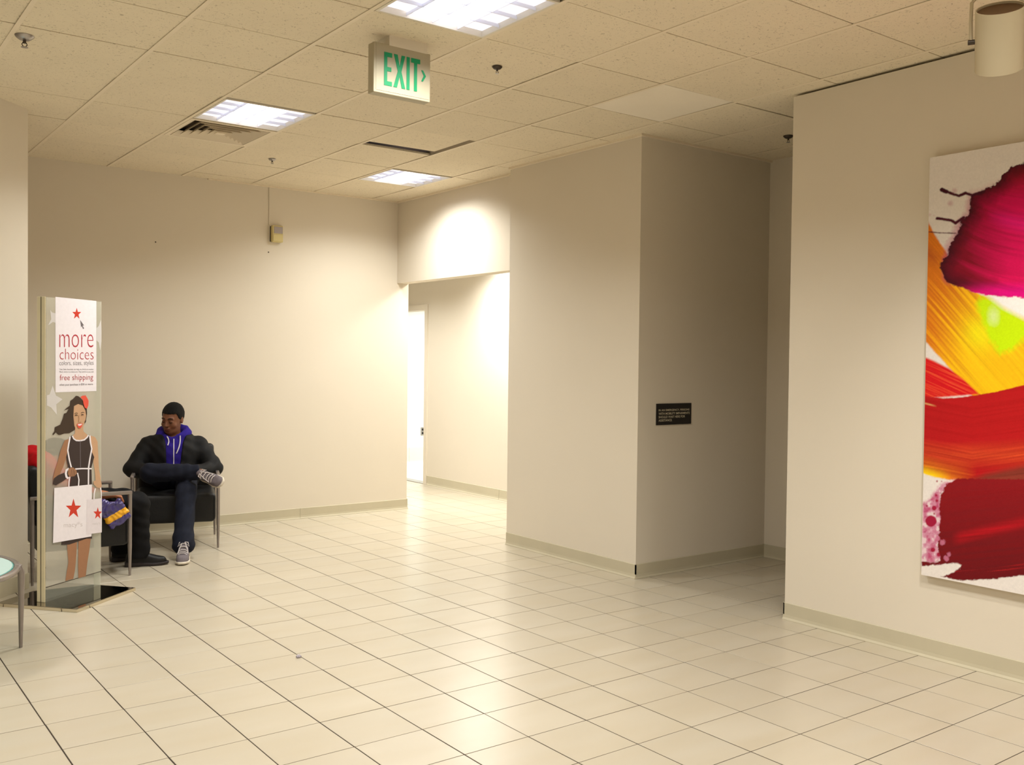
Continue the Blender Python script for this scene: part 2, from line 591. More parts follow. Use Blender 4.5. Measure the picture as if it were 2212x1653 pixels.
LIGHTS = {(2, -2): 'bright square ceiling light nearest the exit sign, cut by the top of the picture',
          (2, 2): 'square ceiling light beside the slotted air vent',
          (5, 4): 'smallest square ceiling light, above the corner of the back wall'}
EXTRA_LIGHTS = [(-3, 2), (-3, -2), (2, -6), (-3, -6), (2, -10), (5, -8), (-3, -10)]   # the same pattern goes on over the rest of the hall
VENT = (2, 3)
GAP = (4, 2)
i0, i1 = int(math.floor((-4 - CX0) / T)), int(math.ceil((X_COR - CX0) / T))
j0, j1 = int(math.floor((-3.1 - CY0) / T)), int(math.ceil((Y_BACK - CY0) / T))
rest = MB()
rng = random.Random(11)
for i in range(i0, i1):
    for j in range(j0, j1):
        if (i, j) in LIGHTS or (i, j) in EXTRA_LIGHTS or (i, j) == VENT:
            continue
        x, y = CX0 + (i + .5) * T, CY0 + (j + .5) * T
        if X_COL + .4 < x and Y_COL0 + .4 < y:
            continue
        u, v, z = pix((x, y, CEIL))
        tx, ty = rng.gauss(0, .0026), rng.gauss(0, .0016)
        dz = 0.0026 + abs(rng.gauss(0, .0012))
        if z > 0.5 and -260 < u < W_PX + 260 and v > -260 and not (x > X_RIGHT + .4 and y < Y_RIGHT - .5):
            o = bpy.data.objects.new('ceiling_tile', me_cn if (i, j) == (5, -1) else me_ct)
            COL.objects.link(o)
            o.parent = ceiling
            o.location = (x + rng.gauss(0, .0008), y + rng.gauss(0, .0009), CEIL + dz)
            o.rotation_euler = (tx, ty, rng.gauss(0, .0009))
            if (i, j) == GAP:
                o.location = (x - .026, y - .105, CEIL + .012)
                o.rotation_euler = (-.012, -.01, .012)
                o['label'] = 'displaced tile with a dark gap beside it'
            if (i, j) == (5, -1):
                o['label'] = 'newer smooth pale tile'
        else:
            rest.add([(p[0] + x, p[1] + y, p[2] + CEIL + .004) for p in cv], cf)
tag(rest.build('ceiling_tile_field', M['ceil'], ceiling, fix=False), kind='stuff')
for i in range(i0, i1 + 1):
    x = CX0 + i * T
    ya = -3.1
    yb = Y_BACK if x < X_HEAD else (Y_COL0 if x > X_COL else Y_BACK)
    if x > X_ALC:
        continue
    mb = MB().box((x - BARW / 2, ya, CEIL - .0005), (x + BARW / 2, yb, CEIL + .002)).box((x - .002, ya, CEIL + .002), (x + .002, yb, CEIL + .04))
    mb.build('tee_bar', M['tbar'], ceiling)

# louvred ceiling lights -----------------------------------------------------
def lamp_mat():
    """glow of the fluorescent tubes behind the louvre, strongest along the middle"""
    mt = bpy.data.materials.new('tube_glow')
    mt.use_nodes = True
    nt = mt.node_tree
    N, L = nt.nodes, nt.links
    b = N['Principled BSDF']
    tc = N.new('ShaderNodeTexCoord')
    sp = N.new('ShaderNodeSeparateXYZ')
    L.new(tc.outputs['Object'], sp.inputs[0])
    ab = N.new('ShaderNodeMath')
    ab.operation = 'ABSOLUTE'
    L.new(sp.outputs['X'], ab.inputs[0])
    mr = N.new('ShaderNodeMapRange')
    mr.inputs['From Min'].default_value = 0.12
    mr.inputs['From Max'].default_value = 0.17
    mr.inputs['To Min'].default_value = 2.4
    mr.inputs['To Max'].default_value = 0.58
    L.new(ab.outputs[0], mr.inputs['Value'])
    # each louvre cell brightens towards one side
    my = N.new('ShaderNodeMath')
    my.operation = 'MULTIPLY_ADD'
    my.inputs[1].default_value = 4 / 0.557
    my.inputs[2].default_value = 2.0
    L.new(sp.outputs['Y'], my.inputs[0])
    fr = N.new('ShaderNodeMath')
    fr.operation = 'FRACT'
    L.new(my.outputs[0], fr.inputs[0])
    ma = N.new('ShaderNodeMath')
    ma.operation = 'MULTIPLY_ADD'
    ma.inputs[1].default_value = 0.26
    L.new(fr.outputs[0], ma.inputs[0])
    L.new(mr.outputs[0], ma.inputs[2])
    L.new(ma.outputs[0], b.inputs['Emission Strength'])
    b.inputs['Emission Color'].default_value = lin((236, 238, 255))
    b.inputs['Base Color'].default_value = lin((230, 232, 245))
    return mt


M['glow'] = lamp_mat()
M['louver'] = mat('louver_white', (232, 234, 246), 0.35, 0.4, noise=0.01)


def ceiling_light(i, j, label, z=CEIL, at=None, watts=None):
    x, y = (CX0 + (i + .5) * T, CY0 + (j + .5) * T) if at is None else at
    r = empty('ceiling_light', (x, y, z))
    tag(r, label, 'ceiling light', 'louvred ceiling lights')
    h = T / 2 - .012
    w = .014
    fr = MB()
    for (a, b2, c, d) in ((-h, -h, h, -h + w), (-h, h - w, h, h), (-h, -h + w, -h + w, h - w), (h - w, -h + w, h, h - w)):
        fr.box((a, b2, -.003), (c, d, .075))
    fr.build('frame', M['white_paint'], r)
    MB().box((-h + w, -h + w, .026), (h - w, h - w, .032)).build('tube_panel', M['glow'], r)
    q = h - w
    for k in range(1, 4):
        p = -q + 2 * q * k / 4
        MB().box((p - .0013, -q, .004), (p + .0013, q, .020)).build('louver_blade', M['louver'], r)
        MB().box((-q, p - .0013, .004), (q, p + .0013, .020)).build('louver_blade', M['louver'], r)
    ld = bpy.data.lights.new('tube_light', 'AREA')
    ld.shape = 'SQUARE'
    ld.size = 2 * q - .02
    ld.energy = watts or TROFFER_WATTS
    ld.color = LIGHT_COL
    ld.spread = math.radians(TROFFER_SPREAD)
    lo = bpy.data.objects.new('tube_light', ld)
    COL.objects.link(lo)
    lo.parent = r
    lo.location = (0, 0, -.004)
    lo.visible_camera = False
    return r


for (i, j), lb in LIGHTS.items():
    ceiling_light(i, j, lb)
for k, (i, j) in enumerate(EXTRA_LIGHTS):
    side_ = 'left part of the hall' if i < 0 else ('middle of the hall' if i < 5 else 'painting side of the hall')
    far_ = {2: 'level with the air vent', -2: 'level with the exit sign', -6: 'just ahead of the viewer' if i < 0 else 'above the viewer', -10: 'by the wall behind the viewer', -8: 'behind the viewer'}[j]
    ceiling_light(i, j, 'ceiling light over the %s, %s' % (side_, far_))
ceiling_light(0, 0, 'square ceiling light in the corridor behind the lit wall strip', 2.70 - .078, (5.62, 8.05), 54)
ceiling_light(0, 0, 'unseen added light deep in the corridor, brightening its wall', 2.70 - .078, (4.75, 9.75), 34)  # added out of view to brighten the left of the corridor wall
ceiling_light(0, 0, 'square ceiling light in the white room beyond the doorway', 2.75 - .078, (7.6, 10.9), 70)

# slotted air vent -----------------------------------------------------------
vx, vy = CX0 + (VENT[0] + .5) * T, CY0 + (VENT[1] + .5) * T
vent = empty('air_vent', (vx, vy, CEIL))
tag(vent, 'square slotted air vent in the ceiling beside the square light', 'air vent')
h = T / 2 - .012
MB().box((-h, -h, .06), (h, h, .064)).build('duct_back', M['plenum'], vent)
mbf = MB()
for s0, s1 in ((h, h - .03),):
    mbf.box((-s0, -s0, -.002), (s0, -s1, .004)).box((-s0, s1, -.002), (s0, s0, .004)).box((-s0, -s1, -.002), (-s1, s1, .004)).box((s1, -s1, -.002), (s0, s1, .004))
mbf.build('frame', M['tbar'], vent)
for k in range(5):
    s = h - .035 - k * .048
    s2 = s - .030
    za, zb = -.002 - 0.001 * k, .030
    # a sloping square ring: outer edge low, inner edge high
    o4 = [(-s, -s), (s, -s), (s, s), (-s, s)]
    i4 = [(-s2, -s2), (s2, -s2), (s2, s2), (-s2, s2)]
    vs = [(a, b, za) for a, b in o4] + [(a, b, zb) for a, b in i4] + [(a, b, za + .002) for a, b in o4] + [(a, b, zb + .002) for a, b in i4]
    fs = []
    for q in range(4):
        p = (q + 1) % 4
        fs += [(q, p, 4 + p, 4 + q), (8 + q, 12 + q, 12 + p, 8 + p), (q, 8 + q, 8 + p, p), (4 + q, 4 + p, 12 + p, 12 + q)]
    MB().add(vs, fs).build('vane', M['tbar'], vent)
MB().box((-.03, -.03, -.006), (.03, .03, .0)).build('centre_plate', M['tbar'], vent)

# sprinklers -------------------------------------------------------------------
def sprinkler(px, py, label, s=1.0, dish='dark_metal'):
    p = on_z(px, py, CEIL)
    r = empty('fire_sprinkler', (p.x, p.y, CEIL - .001))
    tag(r, label, 'sprinkler', 'ceiling sprinklers')
    r.scale = (s, s, s)
    MB().lathe([(.044, .002), (.042, -.003), (.033, -.012), (.022, -.019), (.012, -.021), (0, -.021)], n=24).build('escutcheon', M[dish], r, True)
    MB().tube([(0, 0, -.018), (0, 0, -.034)], [.008, .007], 12).build('nozzle', M['dark_metal'], r, True)
    for sgn in (-1, 1):
        MB().tube([(sgn * .007, 0, -.03), (sgn * .012, 0, -.04), (sgn * .004, 0, -.052)], .0022, 8).build('yoke_arm', M['dark_metal'], r, True)
    MB().lathe([(.0, -.052), (.016, -.052), (.017, -.054), (.0, -.055)], n=16).build('deflector', M['steel'], r, True)


sprinkler(53, 78, 'large metal fire sprinkler in the ceiling at the upper left corner', 1.0, 'steel')
sprinkler(588, 344, 'small metal fire sprinkler in the ceiling below the air vent', 0.65, 'steel')
sprinkler(1074, 145, 'dark metal fire sprinkler in the ceiling right of the exit sign', 0.62)
sprinkler(1703, 294, 'fire sprinkler in the recess ceiling half hidden by the painting wall', 0.8)

# ------------------------------------------------------------------ text helper
def text_mesh(body, box, fn, depth=0.0, bold=0.0, spacing=1.0):
    """letters fitted into box (a0, a1, b0, b1); fn(a, b) -> point"""
    cu = bpy.data.curves.new('lettering', 'FONT')
    cu.body = body
    cu.size = 1
    cu.offset = bold
    cu.space_character = spacing
    cu.resolution_u = 3
    ob = bpy.data.objects.new('lettering', cu)
    COL.objects.link(ob)
    dg = bpy.context.evaluated_depsgraph_get()
    me = bpy.data.meshes.new_from_object(ob.evaluated_get(dg))
    bpy.data.objects.remove(ob)
    vs = [v.co.copy() for v in me.vertices]
    fs = [list(p.vertices) for p in me.polygons]
    bpy.data.meshes.remove(me)
    xs = [v.x for v in vs]
    ys = [v.y for v in vs]
    x0, x1, y0, y1 = min(xs), max(xs), min(ys), max(ys)
    a0, a1, b0, b1 = box
    return [fn(a0 + (v.x - x0) / (x1 - x0) * (a1 - a0), b0 + (v.y - y0) / (y1 - y0) * (b1 - b0)) for v in vs], fs


# ------------------------------------------------------------------ exit sign
M['exit_green'] = mat('exit_green', (12, 140, 88), 0.4, 0.3, noise=0.03)
M['exit_face'] = mat('exit_face', (176, 167, 142), 0.5, 0.3, noise=0.02)
M['exit_green'].node_tree.nodes['Principled BSDF'].inputs['Emission Color'].default_value = lin((10, 150, 84))
M['exit_green'].node_tree.nodes['Principled BSDF'].inputs['Emission Strength'].default_value = 0.04
ex = empty('exit_sign', (2.378, 4.13, 2.886))
tag(ex, 'white hanging sign with green EXIT lettering and right-pointing chevron', 'exit sign')
w2, h2 = .158, .119
MB().cbox((-w2, -.028, -h2), (w2, .03, h2), .004).build('housing', M['exit_face'], ex)
MB().box((-w2 + .012, -.0295, -h2 + .012), (w2 - .006, -.0275, h2 - .004)).build('face_plate', M['exit_face'], ex)
MB().box((-.075, -.03, h2 - .004), (.135, .09, CEIL - 2.886 + .004)).build('canopy', M['white_paint'], ex)


def exit_poly(name, polys):
    mb = MB()
    for pl in polys:
        mb.prism(pl, lambda a, b, d: (a, d, b), -.0315, -.0292)
    mb.build(name, M['exit_green'], ex)


b0, b1 = -.079, .079
st = .0165
exit_poly('letter', [[(-.103, b0), (-.103, b1), (-.103 + st, b1), (-.103 + st, b0)], [(-.103 + st, b1), (-.060, b1), (-.060, b1 - .021), (-.103 + st, b1 - .021)], [(-.103 + st, .010), (-.064, .010), (-.064, -.010), (-.103 + st, -.010)], [(-.103 + st, b0), (-.060, b0), (-.060, b0 + .021), (-.103 + st, b0 + .021)]])
exit_poly('letter', [[(-.050, b1), (-.030, b1), (-.018, .022), (-.007, b1), (.012, b1), (-.008, .0), (.014, b0), (-.006, b0), (-.018, -.024), (-.032, b0), (-.052, b0), (-.028, .0)]])
exit_poly('letter', [[(.021, b0), (.021, b1), (.038, b1), (.038, b0)]])
exit_poly('letter', [[(.046, b1), (.097, b1), (.097, b1 - .022), (.080, b1 - .022), (.080, b0), (.063, b0), (.063, b1 - .022), (.046, b1 - .022)]])
exit_poly('chevron', [[(.104, .030), (.114, .030), (.131, .004), (.114, -.024), (.104, -.024), (.118, .004)]])

# ------------------------------------------------------------------ notice on the wall block
M['plaque'] = mat('plaque_black', (34, 30, 28), 0.45, 0.3, noise=0.05)
M['plaque_text'] = mat('plaque_text', (205, 196, 172), 0.5, 0.2, noise=0.03)
pq = empty('wall_notice', (5.0, Y_COL0, 1.13))
tag(pq, 'small black notice with four lines of pale capitals on the shaded wall', 'notice')
MB().cbox((-.176, -.007, -.075), (.176, 0.001, .075), .002).build('plate', M['plaque'], pq)
for k, (tx, wfrac) in enumerate((('IN AN EMERGENCY, PERSONS', .31), ('WITH MOBILITY IMPAIRMENTS', .313), ('SHOULD WAIT HERE FOR', .265), ('ASSISTANCE.', .135))):
    zt = .036 - k * .0235
    vs, fs = text_mesh(tx, (-.156, -.156 + wfrac, zt - .016, zt), lambda a, b: (a, -.0076, b), bold=.012)
    MB().add(vs, fs).build('lettering', M['plaque_text'], pq, fix=False)

# ------------------------------------------------------------------ sensor on the back wall
M['ivory'] = mat('aged_ivory_plastic', (214, 198, 140), 0.45, 0.3, noise=0.03)
M['lens'] = mat('grey_lens', (168, 158, 156), 0.3, 0.4, noise=0.02)
sn = empty('motion_sensor', (3.525, Y_BACK, 2.62))
tag(sn, 'small yellowed motion sensor box high on the back wall', 'sensor')
MB().box((-.052, -.008, -.068), (.040, 0.001, .070)).build('back_plate', M['dark_metal'], sn)
MB().cbox((-.050, -.055, -.074), (.054, -.008, .076), .008).build('housing', M['ivory'], sn)
MB().cbox((-.036, -.0585, .004), (.048, -.053, .066), .003).build('lens', M['lens'], sn)
MB().cbox((-.042, -.0575, -.068), (.050, -.053, -.004), .003).build('lower_cover', M['ivory'], sn)
tag(MB().tube([(3.462, Y_BACK - .004, CEIL), (3.464, Y_BACK - .004, 2.9), (3.462, Y_BACK - .004, 2.70)], .0035, 8).build('cable', M['wall'], None, True), 'thin painted cable running down the wall to the sensor', 'cable')
for px, py, lb in ((580, 545, 'tiny dark disc marking a hole in the back wall just below the motion sensor'), (336, 523, 'tiny dark disc marking a hole in the back wall left of the motion sensor')):
    p = on_y(px, py, Y_BACK)
    s = MB().lathe([(.006, .0), (.006, .002), (.003, .004), (0, .004)], n=10, mtx=Matrix.Rotation(math.pi / 2, 3, 'X')).build('wall_hole_disc', M['dark_metal'], None, True)  # raised dark disc standing in for a small hole in the wall
    s.location = p
    tag(s, lb, 'hole')

# power outlet in the far room
ou = empty('power_outlet', (7.443, 12.16, 0.443))
tag(ou, 'grey power outlet on the white wall beyond the doorway', 'outlet')
MB().cbox((-.036, -.006, -.060), (.036, .001, .060), .003).build('plate', M['steel'], ou)
for zz in (-.026, .026):
    MB().lathe([(.017, 0), (.017, .003), (0, .003)], n=16, mtx=Matrix.Rotation(math.pi / 2, 3, 'X')).build('socket', M['black'], ou).location = (0, -.006, zz)

# ------------------------------------------------------------------ painting
def seg_sd(px, py, poly):
    """signed distance to a polygon, negative inside"""
    d = np.full(px.shape, 1e9)
    inside = np.zeros(px.shape, bool)
    n = len(poly)
    for i in range(n):
        ax, ay = poly[i]
        bx, by = poly[(i + 1) % n]
        ex_, ey_ = bx - ax, by - ay
        t = np.clip(((px - ax) * ex_ + (py - ay) * ey_) / (ex_ * ex_ + ey_ * ey_ + 1e-9), 0, 1)
        d = np.minimum(d, np.hypot(px - ax - t * ex_, py - ay - t * ey_))
        c = (ay > py) != (by > py)
        xx = ax + (py - ay) * ex_ / (ey_ if abs(ey_) > 1e-9 else 1e-9)
        inside ^= c & (px < xx)
    return np.where(inside, -d, d)


def vnoise(x, y, seed=0):
    """smooth value noise on a lattice"""
    xi, yi = np.floor(x).astype(np.int64), np.floor(y).astype(np.int64)
    fx, fy = x - xi, y - yi
    fx, fy = fx * fx * (3 - 2 * fx), fy * fy * (3 - 2 * fy)

    def hsh(a, b):
        hh = (a * 374761393 + b * 668265263 + seed * 974711) & 0x7fffffff
        hh = ((hh ^ (hh >> 13)) * 1274126177) & 0x7fffffff
        return ((hh ^ (hh >> 16)) & 0xffff) / 65535.0
    return (hsh(xi, yi) * (1 - fx) + hsh(xi + 1, yi) * fx) * (1 - fy) + (hsh(xi, yi + 1) * (1 - fx) + hsh(xi + 1, yi + 1) * fx) * fy


def fbm(x, y, seed=0, oct_=4):
    s, a = 0, 0.5
    for k in range(oct_):
        s = s + a * vnoise(x * 2 ** k, y * 2 ** k, seed + k * 17)
        a *= 0.5
    return s / (1 - 0.5 ** oct_)


PY0, PY1, PZ0, PZ1 = 2.662, 1.20, 0.426, 2.541
PXF = X_RIGHT - 0.042
ys = np.concatenate([np.linspace(PY0, 2.10, 230), np.linspace(2.10, PY1, 90)[1:]])
zs = np.linspace(PZ0, PZ1, 860)
YY, ZZ = np.meshgrid(ys, zs, indexing='ij')
vx_ = np.stack([np.full(YY.shape, PXF), YY, ZZ - EYE], -1)
zc = vx_ @ np.array(FW)
U = W_PX / 2 + F_PX * (vx_ @ np.array(RT)) / zc
V = H_PX / 2 - F_PX * (vx_ @ np.array(UP)) / zc


def rgb(*c):
    return np.array(lin(c)[:3])


colr = np.zeros(YY.shape + (3,)) + rgb(240, 232, 226)
colr *= (0.97 + 0.05 * fbm(U / 60, V / 60, 3))[..., None]


def paint(mask, col):
    global colr
    colr = colr * (1 - mask[..., None]) + col * mask[..., None]


def smooth(d, w):
    return np.clip(0.5 - d / w, 0, 1)


def mixc(a, b, t):
    t = np.clip(t, 0, 1)[..., None]
    return a * (1 - t) + b * t


ja = (fbm(U / 14, V / 14, 5) - .5) * 10
jb = (fbm(U / 5, V / 5, 9) - .5) * 5
# yellow and orange stroke
poly = [(1990, 452), (2000, 470), (2018, 505), (2045, 545), (2055, 600), (2120, 638), (2135, 640), (2185, 655), (2250, 705), (2420, 770), (2800, 800), (2800, 860), (2212, 856), (2108, 866), (2055, 800), (2000, 739), (1990, 728)]
d = seg_sd(U + ja * .3, V + jb * .4, poly)
along = (U - 2000) * 0.66 + (V - 470) * 0.75
across = -(U - 2000) * 0.75 + (V - 600) * 0.66
streak = fbm(across / 3.2, along / 160, 21)
yo = mixc(rgb(233, 128, 26), rgb(252, 196, 18), (U - 2000) / 110 + (streak - .5) * 1.3 + (V - 700) / 500)
yo = mixc(yo, rgb(250, 232, 20), np.exp(-((U - 2120) ** 2 + (V - 720) ** 2) / 1400) * 1.1)
yo = yo * (0.80 + 0.4 * streak)[..., None]
yo = mixc(yo, rgb(196, 96, 30), np.clip((V - 500) / 40, 0, 1) * np.clip(1 - abs(across + 38 - ja) / 22, 0, 1) * np.clip((590 - V) / 40, 0, 1))
paint(smooth(d, 4), yo)
# lime patch and pale heart
dl = seg_sd(U + ja * 1.6, V + jb * 2, [(2118, 640), (2150, 646), (2170, 662), (2215, 690), (2300, 720), (2300, 760), (2215, 730), (2185, 755), (2160, 765), (2140, 735), (2125, 700), (2110, 670)])
paint(smooth(dl, 16), np.zeros(colr.shape) + rgb(206, 242, 4))
dw = np.hypot((U - 2145) / 1.0, (V - 684) / 1.5) + ja
paint(smooth(dw - 10, 14) * .75, np.zeros(colr.shape) + rgb(226, 246, 170))
dw = seg_sd(U + ja * .6, V + ja * .5, [(2130, 636), (2800, 640), (2800, 770), (2400, 740), (2260, 706), (2212, 688), (2165, 664)])
paint(smooth(dw, 14), np.zeros(colr.shape) + rgb(250, 248, 246))
# upper left red wedge
d = seg_sd(U + jb * .3, V + jb * .3, [(1990, 768), (2018, 780), (2050, 796), (2080, 818), (2116, 852), (1990, 862)])
st2 = fbm((V - U * .45) / 3, (U + V * .4) / 120, 33)
paint(smooth(d, 5), mixc(rgb(222, 22, 32), rgb(232, 92, 52), (st2 - .45) * 2) * (.85 + .3 * st2)[..., None])
# broad red band
top = np.interp(U, [1990, 2040, 2080, 2150, 2212, 2400, 2800], [855, 861, 858, 847, 832, 800, 770]) + jb * .35
bot = np.interp(U, [1990, 2020, 2050, 2075, 2120, 2212, 2400, 2800], [1022, 1031, 1037, 1038, 1040, 1046, 1020, 960]) + jb * .6
t = (V - top) / (bot - top)
curve = V - np.interp(U, [1990, 2100, 2212, 2800], [0, 22, 6, -120])
st3 = fbm(curve / 4.0, U / 170, 41)
band = mixc(rgb(204, 24, 28), rgb(176, 22, 26), st3 * 1.2)
band = mixc(band, rgb(214, 74, 36), np.clip(1 - abs(t - .70) / .17, 0, 1) * (.4 + .8 * st3))
band = mixc(band, rgb(240, 142, 30), np.clip((t - .74) / .2, 0, 1) * np.clip((2110 - U) / 90, 0, 1) * (.4 + .9 * st3))
band = mixc(band, rgb(246, 206, 20), np.clip((t - .88) / .1, 0, 1) * np.clip((2055 - U) / 40, 0, 1))
band = mixc(band, rgb(134, 58, 44), np.clip((V - np.interp(U, [2050, 2130, 2212, 2800], [1050, 1018, 1000, 930])) / 14, 0, 1) * np.clip((U - 2065) / 40, 0, 1) * .9)
band = mixc(band, rgb(244, 190, 120), smooth(abs(V - 872 - (U - 2000) * .25) - 1.5, 3) * np.clip((2024 - U) / 14, 0, 1) * .8)
paint(np.minimum(smooth(-(V - top), 2.5), smooth(V - bot, 4)), band * (.66 + .62 * st3)[..., None])
# pink stain and dark red lower stroke
dp = seg_sd(U + ja * 1.2, V + jb * 1.5, [(2064, 1036), (2040, 1042), (2022, 1058), (2008, 1075), (1990, 1090), (1990, 1216), (2036, 1220), (2062, 1160)])
pk = fbm(U / 9, V / 11, 55)
paint(smooth(dp, 8) * (.45 + .55 * np.clip((pk - .36) / .06, 0, 1)), mixc(rgb(226, 176, 196), rgb(196, 84, 124), (pk - .35) * 2.4))
for bx, by, br in ((2018, 1098, 5), (2011, 1126, 12), (2022, 1070, 2.4), (2024, 1082, 3), (2024, 1040, 2), (2034, 1040, 1.2), (2015, 1188, 5), (2028, 1198, 4), (2002, 1093, 2), (2018, 1110, 2)):
    paint(smooth(np.hypot(U - bx, V - by) - br + jb * .3, 2.5), np.zeros(colr.shape) + rgb(166, 26, 62))
d = seg_sd(U + ja * .7 + jb * 1.1, V + jb * 1.0, [(2066, 1034), (2130, 1034), (2212, 1036), (2800, 930), (2800, 1180), (2400, 1215), (2212, 1243), (2150, 1251), (2070, 1254), (2034, 1246), (2070, 1231), (2078, 1222), (2066, 1216), (1990, 1224), (1990, 1214), (2018, 1216), (2030, 1212), (2026, 1180), (2030, 1150), (2029, 1090), (2034, 1064), (2044, 1048)])
cv2 = V + (U - 2000) * .10
st4 = fbm(cv2 / 5, U / 150, 61)
dk = mixc(rgb(150, 20, 28), rgb(108, 18, 24), st4 * 1.1 + (V - 1140) / 260)
dk = mixc(dk, rgb(178, 16, 28), np.clip(1 - abs(V - np.interp(U, [2060, 2120, 2212, 2800], [1165, 1150, 1128, 1040])) / 18, 0, 1) * np.clip((U - 2055) / 20, 0, 1) * (.5 + .6 * st4))
dk = mixc(dk, rgb(190, 30, 34), np.clip(1 - abs(V - np.interp(U, [2080, 2150, 2212, 2800], [1238, 1232, 1222, 1120])) / 6, 0, 1) * (st4 > .5))
paint(smooth(d, 3), dk * (.7 + .55 * st4)[..., None])
for bx, by, br in ((2036, 1172, 6), (2050, 1198, 5), (2044, 1206, 6), (2026, 1164, 4)):
    paint(smooth(np.hypot((U - bx) * 1.1, V - by) - br + jb, 3) * .8, np.zeros(colr.shape) + rgb(206, 120, 150))
# crimson and magenta upper stroke
poly = [(2800, 300), (2300, 330), (2212, 352), (2196, 357), (2182, 364), (2164, 382), (2156, 394), (2140, 402), (2122, 414), (2100, 420), (2096, 440), (2094, 462), (2078, 476), (2070, 490), (2066, 508), (2052, 530), (2046, 552), (2033, 566), (2031, 580), (2040, 600), (2048, 612), (2070, 618), (2100, 630), (2130, 637), (2212, 644), (2800, 660)]
d = seg_sd(U + ja * 1.0 + jb * 1.5, V + ja * .7 + jb * 1.3, poly)
paint(smooth(d - 7 + ja * .9, 14) * .6 * np.clip((620 - V) / 20, 0, 1) * np.clip((V - 380) / 60, 0, 1) * np.clip((U - 2030) / 10, 0, 1), np.zeros(colr.shape) + rgb(190, 60, 120))
cv3 = V - .0016 * (U - 2212) ** 2 * np.where(U < 2212, -1, .15) - (U - 2100) * .12
st5 = fbm(cv3 / 6, U / 130, 71)
inn = -d
mg = mixc(rgb(140, 10, 40), rgb(214, 8, 86), (U - 2075) / 110 + (st5 - .5) * .8)
mg = mixc(mg, rgb(154, 18, 26), np.clip((430 - V) / 60, 0, 1) * .9)
mg = mixc(mg, rgb(228, 20, 120), np.exp(-((V - 475 - (U - 2170) * .25) / 16) ** 2) * np.clip((U - 2130) / 40, 0, 1) * .7)
mg = mixc(mg, rgb(226, 4, 130), np.clip((V - 606) / 26, 0, 1) * np.clip((U - 2060) / 60, 0, 1))
mg = mixc(rgb(66, 10, 26), mg, inn / (38 + 26 * (st5 - .5)) + np.clip((U - 2150) / 60, 0, 1) * np.clip((V - 400) / 60, 0, 1) + np.clip((V - 612) / 20, 0, 1))
paint(smooth(d, 3), mg * (.82 + .36 * st5)[..., None])


def stroke(pts, w0, col):
    dd = np.full(U.shape, 1e9)
    for k in range(len(pts) - 1):
        (ax, ay), (bx, by) = pts[k], pts[k + 1]
        tt = np.clip(((U - ax) * (bx - ax) + (V - ay) * (by - ay)) / ((bx - ax) ** 2 + (by - ay) ** 2), 0, 1)
        dd = np.minimum(dd, np.hypot(U - ax - tt * (bx - ax), V - ay - tt * (by - ay)))
    paint(smooth(dd - w0 + jb * .4, 2.5), np.zeros(colr.shape) + rgb(*col))


stroke([(2035, 410), (2048, 415), (2060, 420), (2072, 423), (2086, 417), (2100, 422), (2124, 414)], 3.0, (72, 14, 34))
stroke([(2035, 410), (2044, 414)], 4.6, (66, 12, 30))
stroke([(2024, 472), (2040, 474), (2055, 476), (2064, 482), (2082, 470)], 3.0, (80, 16, 40))
stroke([(1995, 500), (2030, 503), (2064, 504)], 1.0, (92, 26, 44))
for bx, by, br in ((2009, 464, 1.8), (2017, 466, 1), (2052, 440, 5), (2062, 412, 5)):
    paint(smooth(np.hypot(U - bx, V - by) - br + ja * .5, 6) * .4, np.zeros(colr.shape) + rgb(190, 110, 140))
colr *= (0.88 + 0.09 * fbm(U / 3, V / 3, 81, 2))[..., None]

pt = empty('abstract_painting', (X_RIGHT, 1.93, 1.48))
tag(pt, 'large unframed abstract canvas of red, magenta and yellow strokes on the right wall', 'painting')
ny, nz_ = YY.shape
vs = np.stack([np.full(YY.shape, PXF - X_RIGHT), YY - 1.93, ZZ - 1.48], -1).reshape(-1, 3)
idx = np.arange(ny * nz_).reshape(ny, nz_)
q4 = np.stack([idx[:-1, :-1], idx[:-1, 1:], idx[1:, 1:], idx[1:, :-1]], -1).reshape(-1, 4)
me = bpy.data.meshes.new('painted_face')
me.vertices.add(len(vs))
me.vertices.foreach_set('co', vs.astype(np.float32).ravel())
me.loops.add(q4.size)
me.loops.foreach_set('vertex_index', q4.astype(np.int32).ravel())
me.polygons.add(len(q4))
me.polygons.foreach_set('loop_start', np.arange(0, q4.size, 4, dtype=np.int32))
me.update(calc_edges=True)
at = me.color_attributes.new('paint', 'FLOAT_COLOR', 'POINT')
at.data.foreach_set('color', np.concatenate([np.clip(colr, 0, 1).reshape(-1, 3), np.ones((len(vs), 1))], 1).astype(np.float32).ravel())
pm = mat('acrylic_paint', (255, 255, 255), 0.5, 0.15, bump=0.12, bscale=300)
hsn = [n for n in pm.node_tree.nodes if n.type == 'HUE_SAT'][0]
an = pm.node_tree.nodes.new('ShaderNodeAttribute')
an.attribute_name = 'paint'
pm.node_tree.links.new(an.outputs['Color'], hsn.inputs['Color'])
link('painted_face', me, pm, pt)
M['canvas'] = mat('canvas_edge', (226, 216, 196), 0.8, 0.1, noise=0.03, bump=.1)
MB().box((PXF - X_RIGHT + .0006, PY1 - 1.93, PZ0 - 1.48), (-.004, PY0 - 1.93, PZ1 - 1.48)).build('stretched_canvas', M['canvas'], pt)

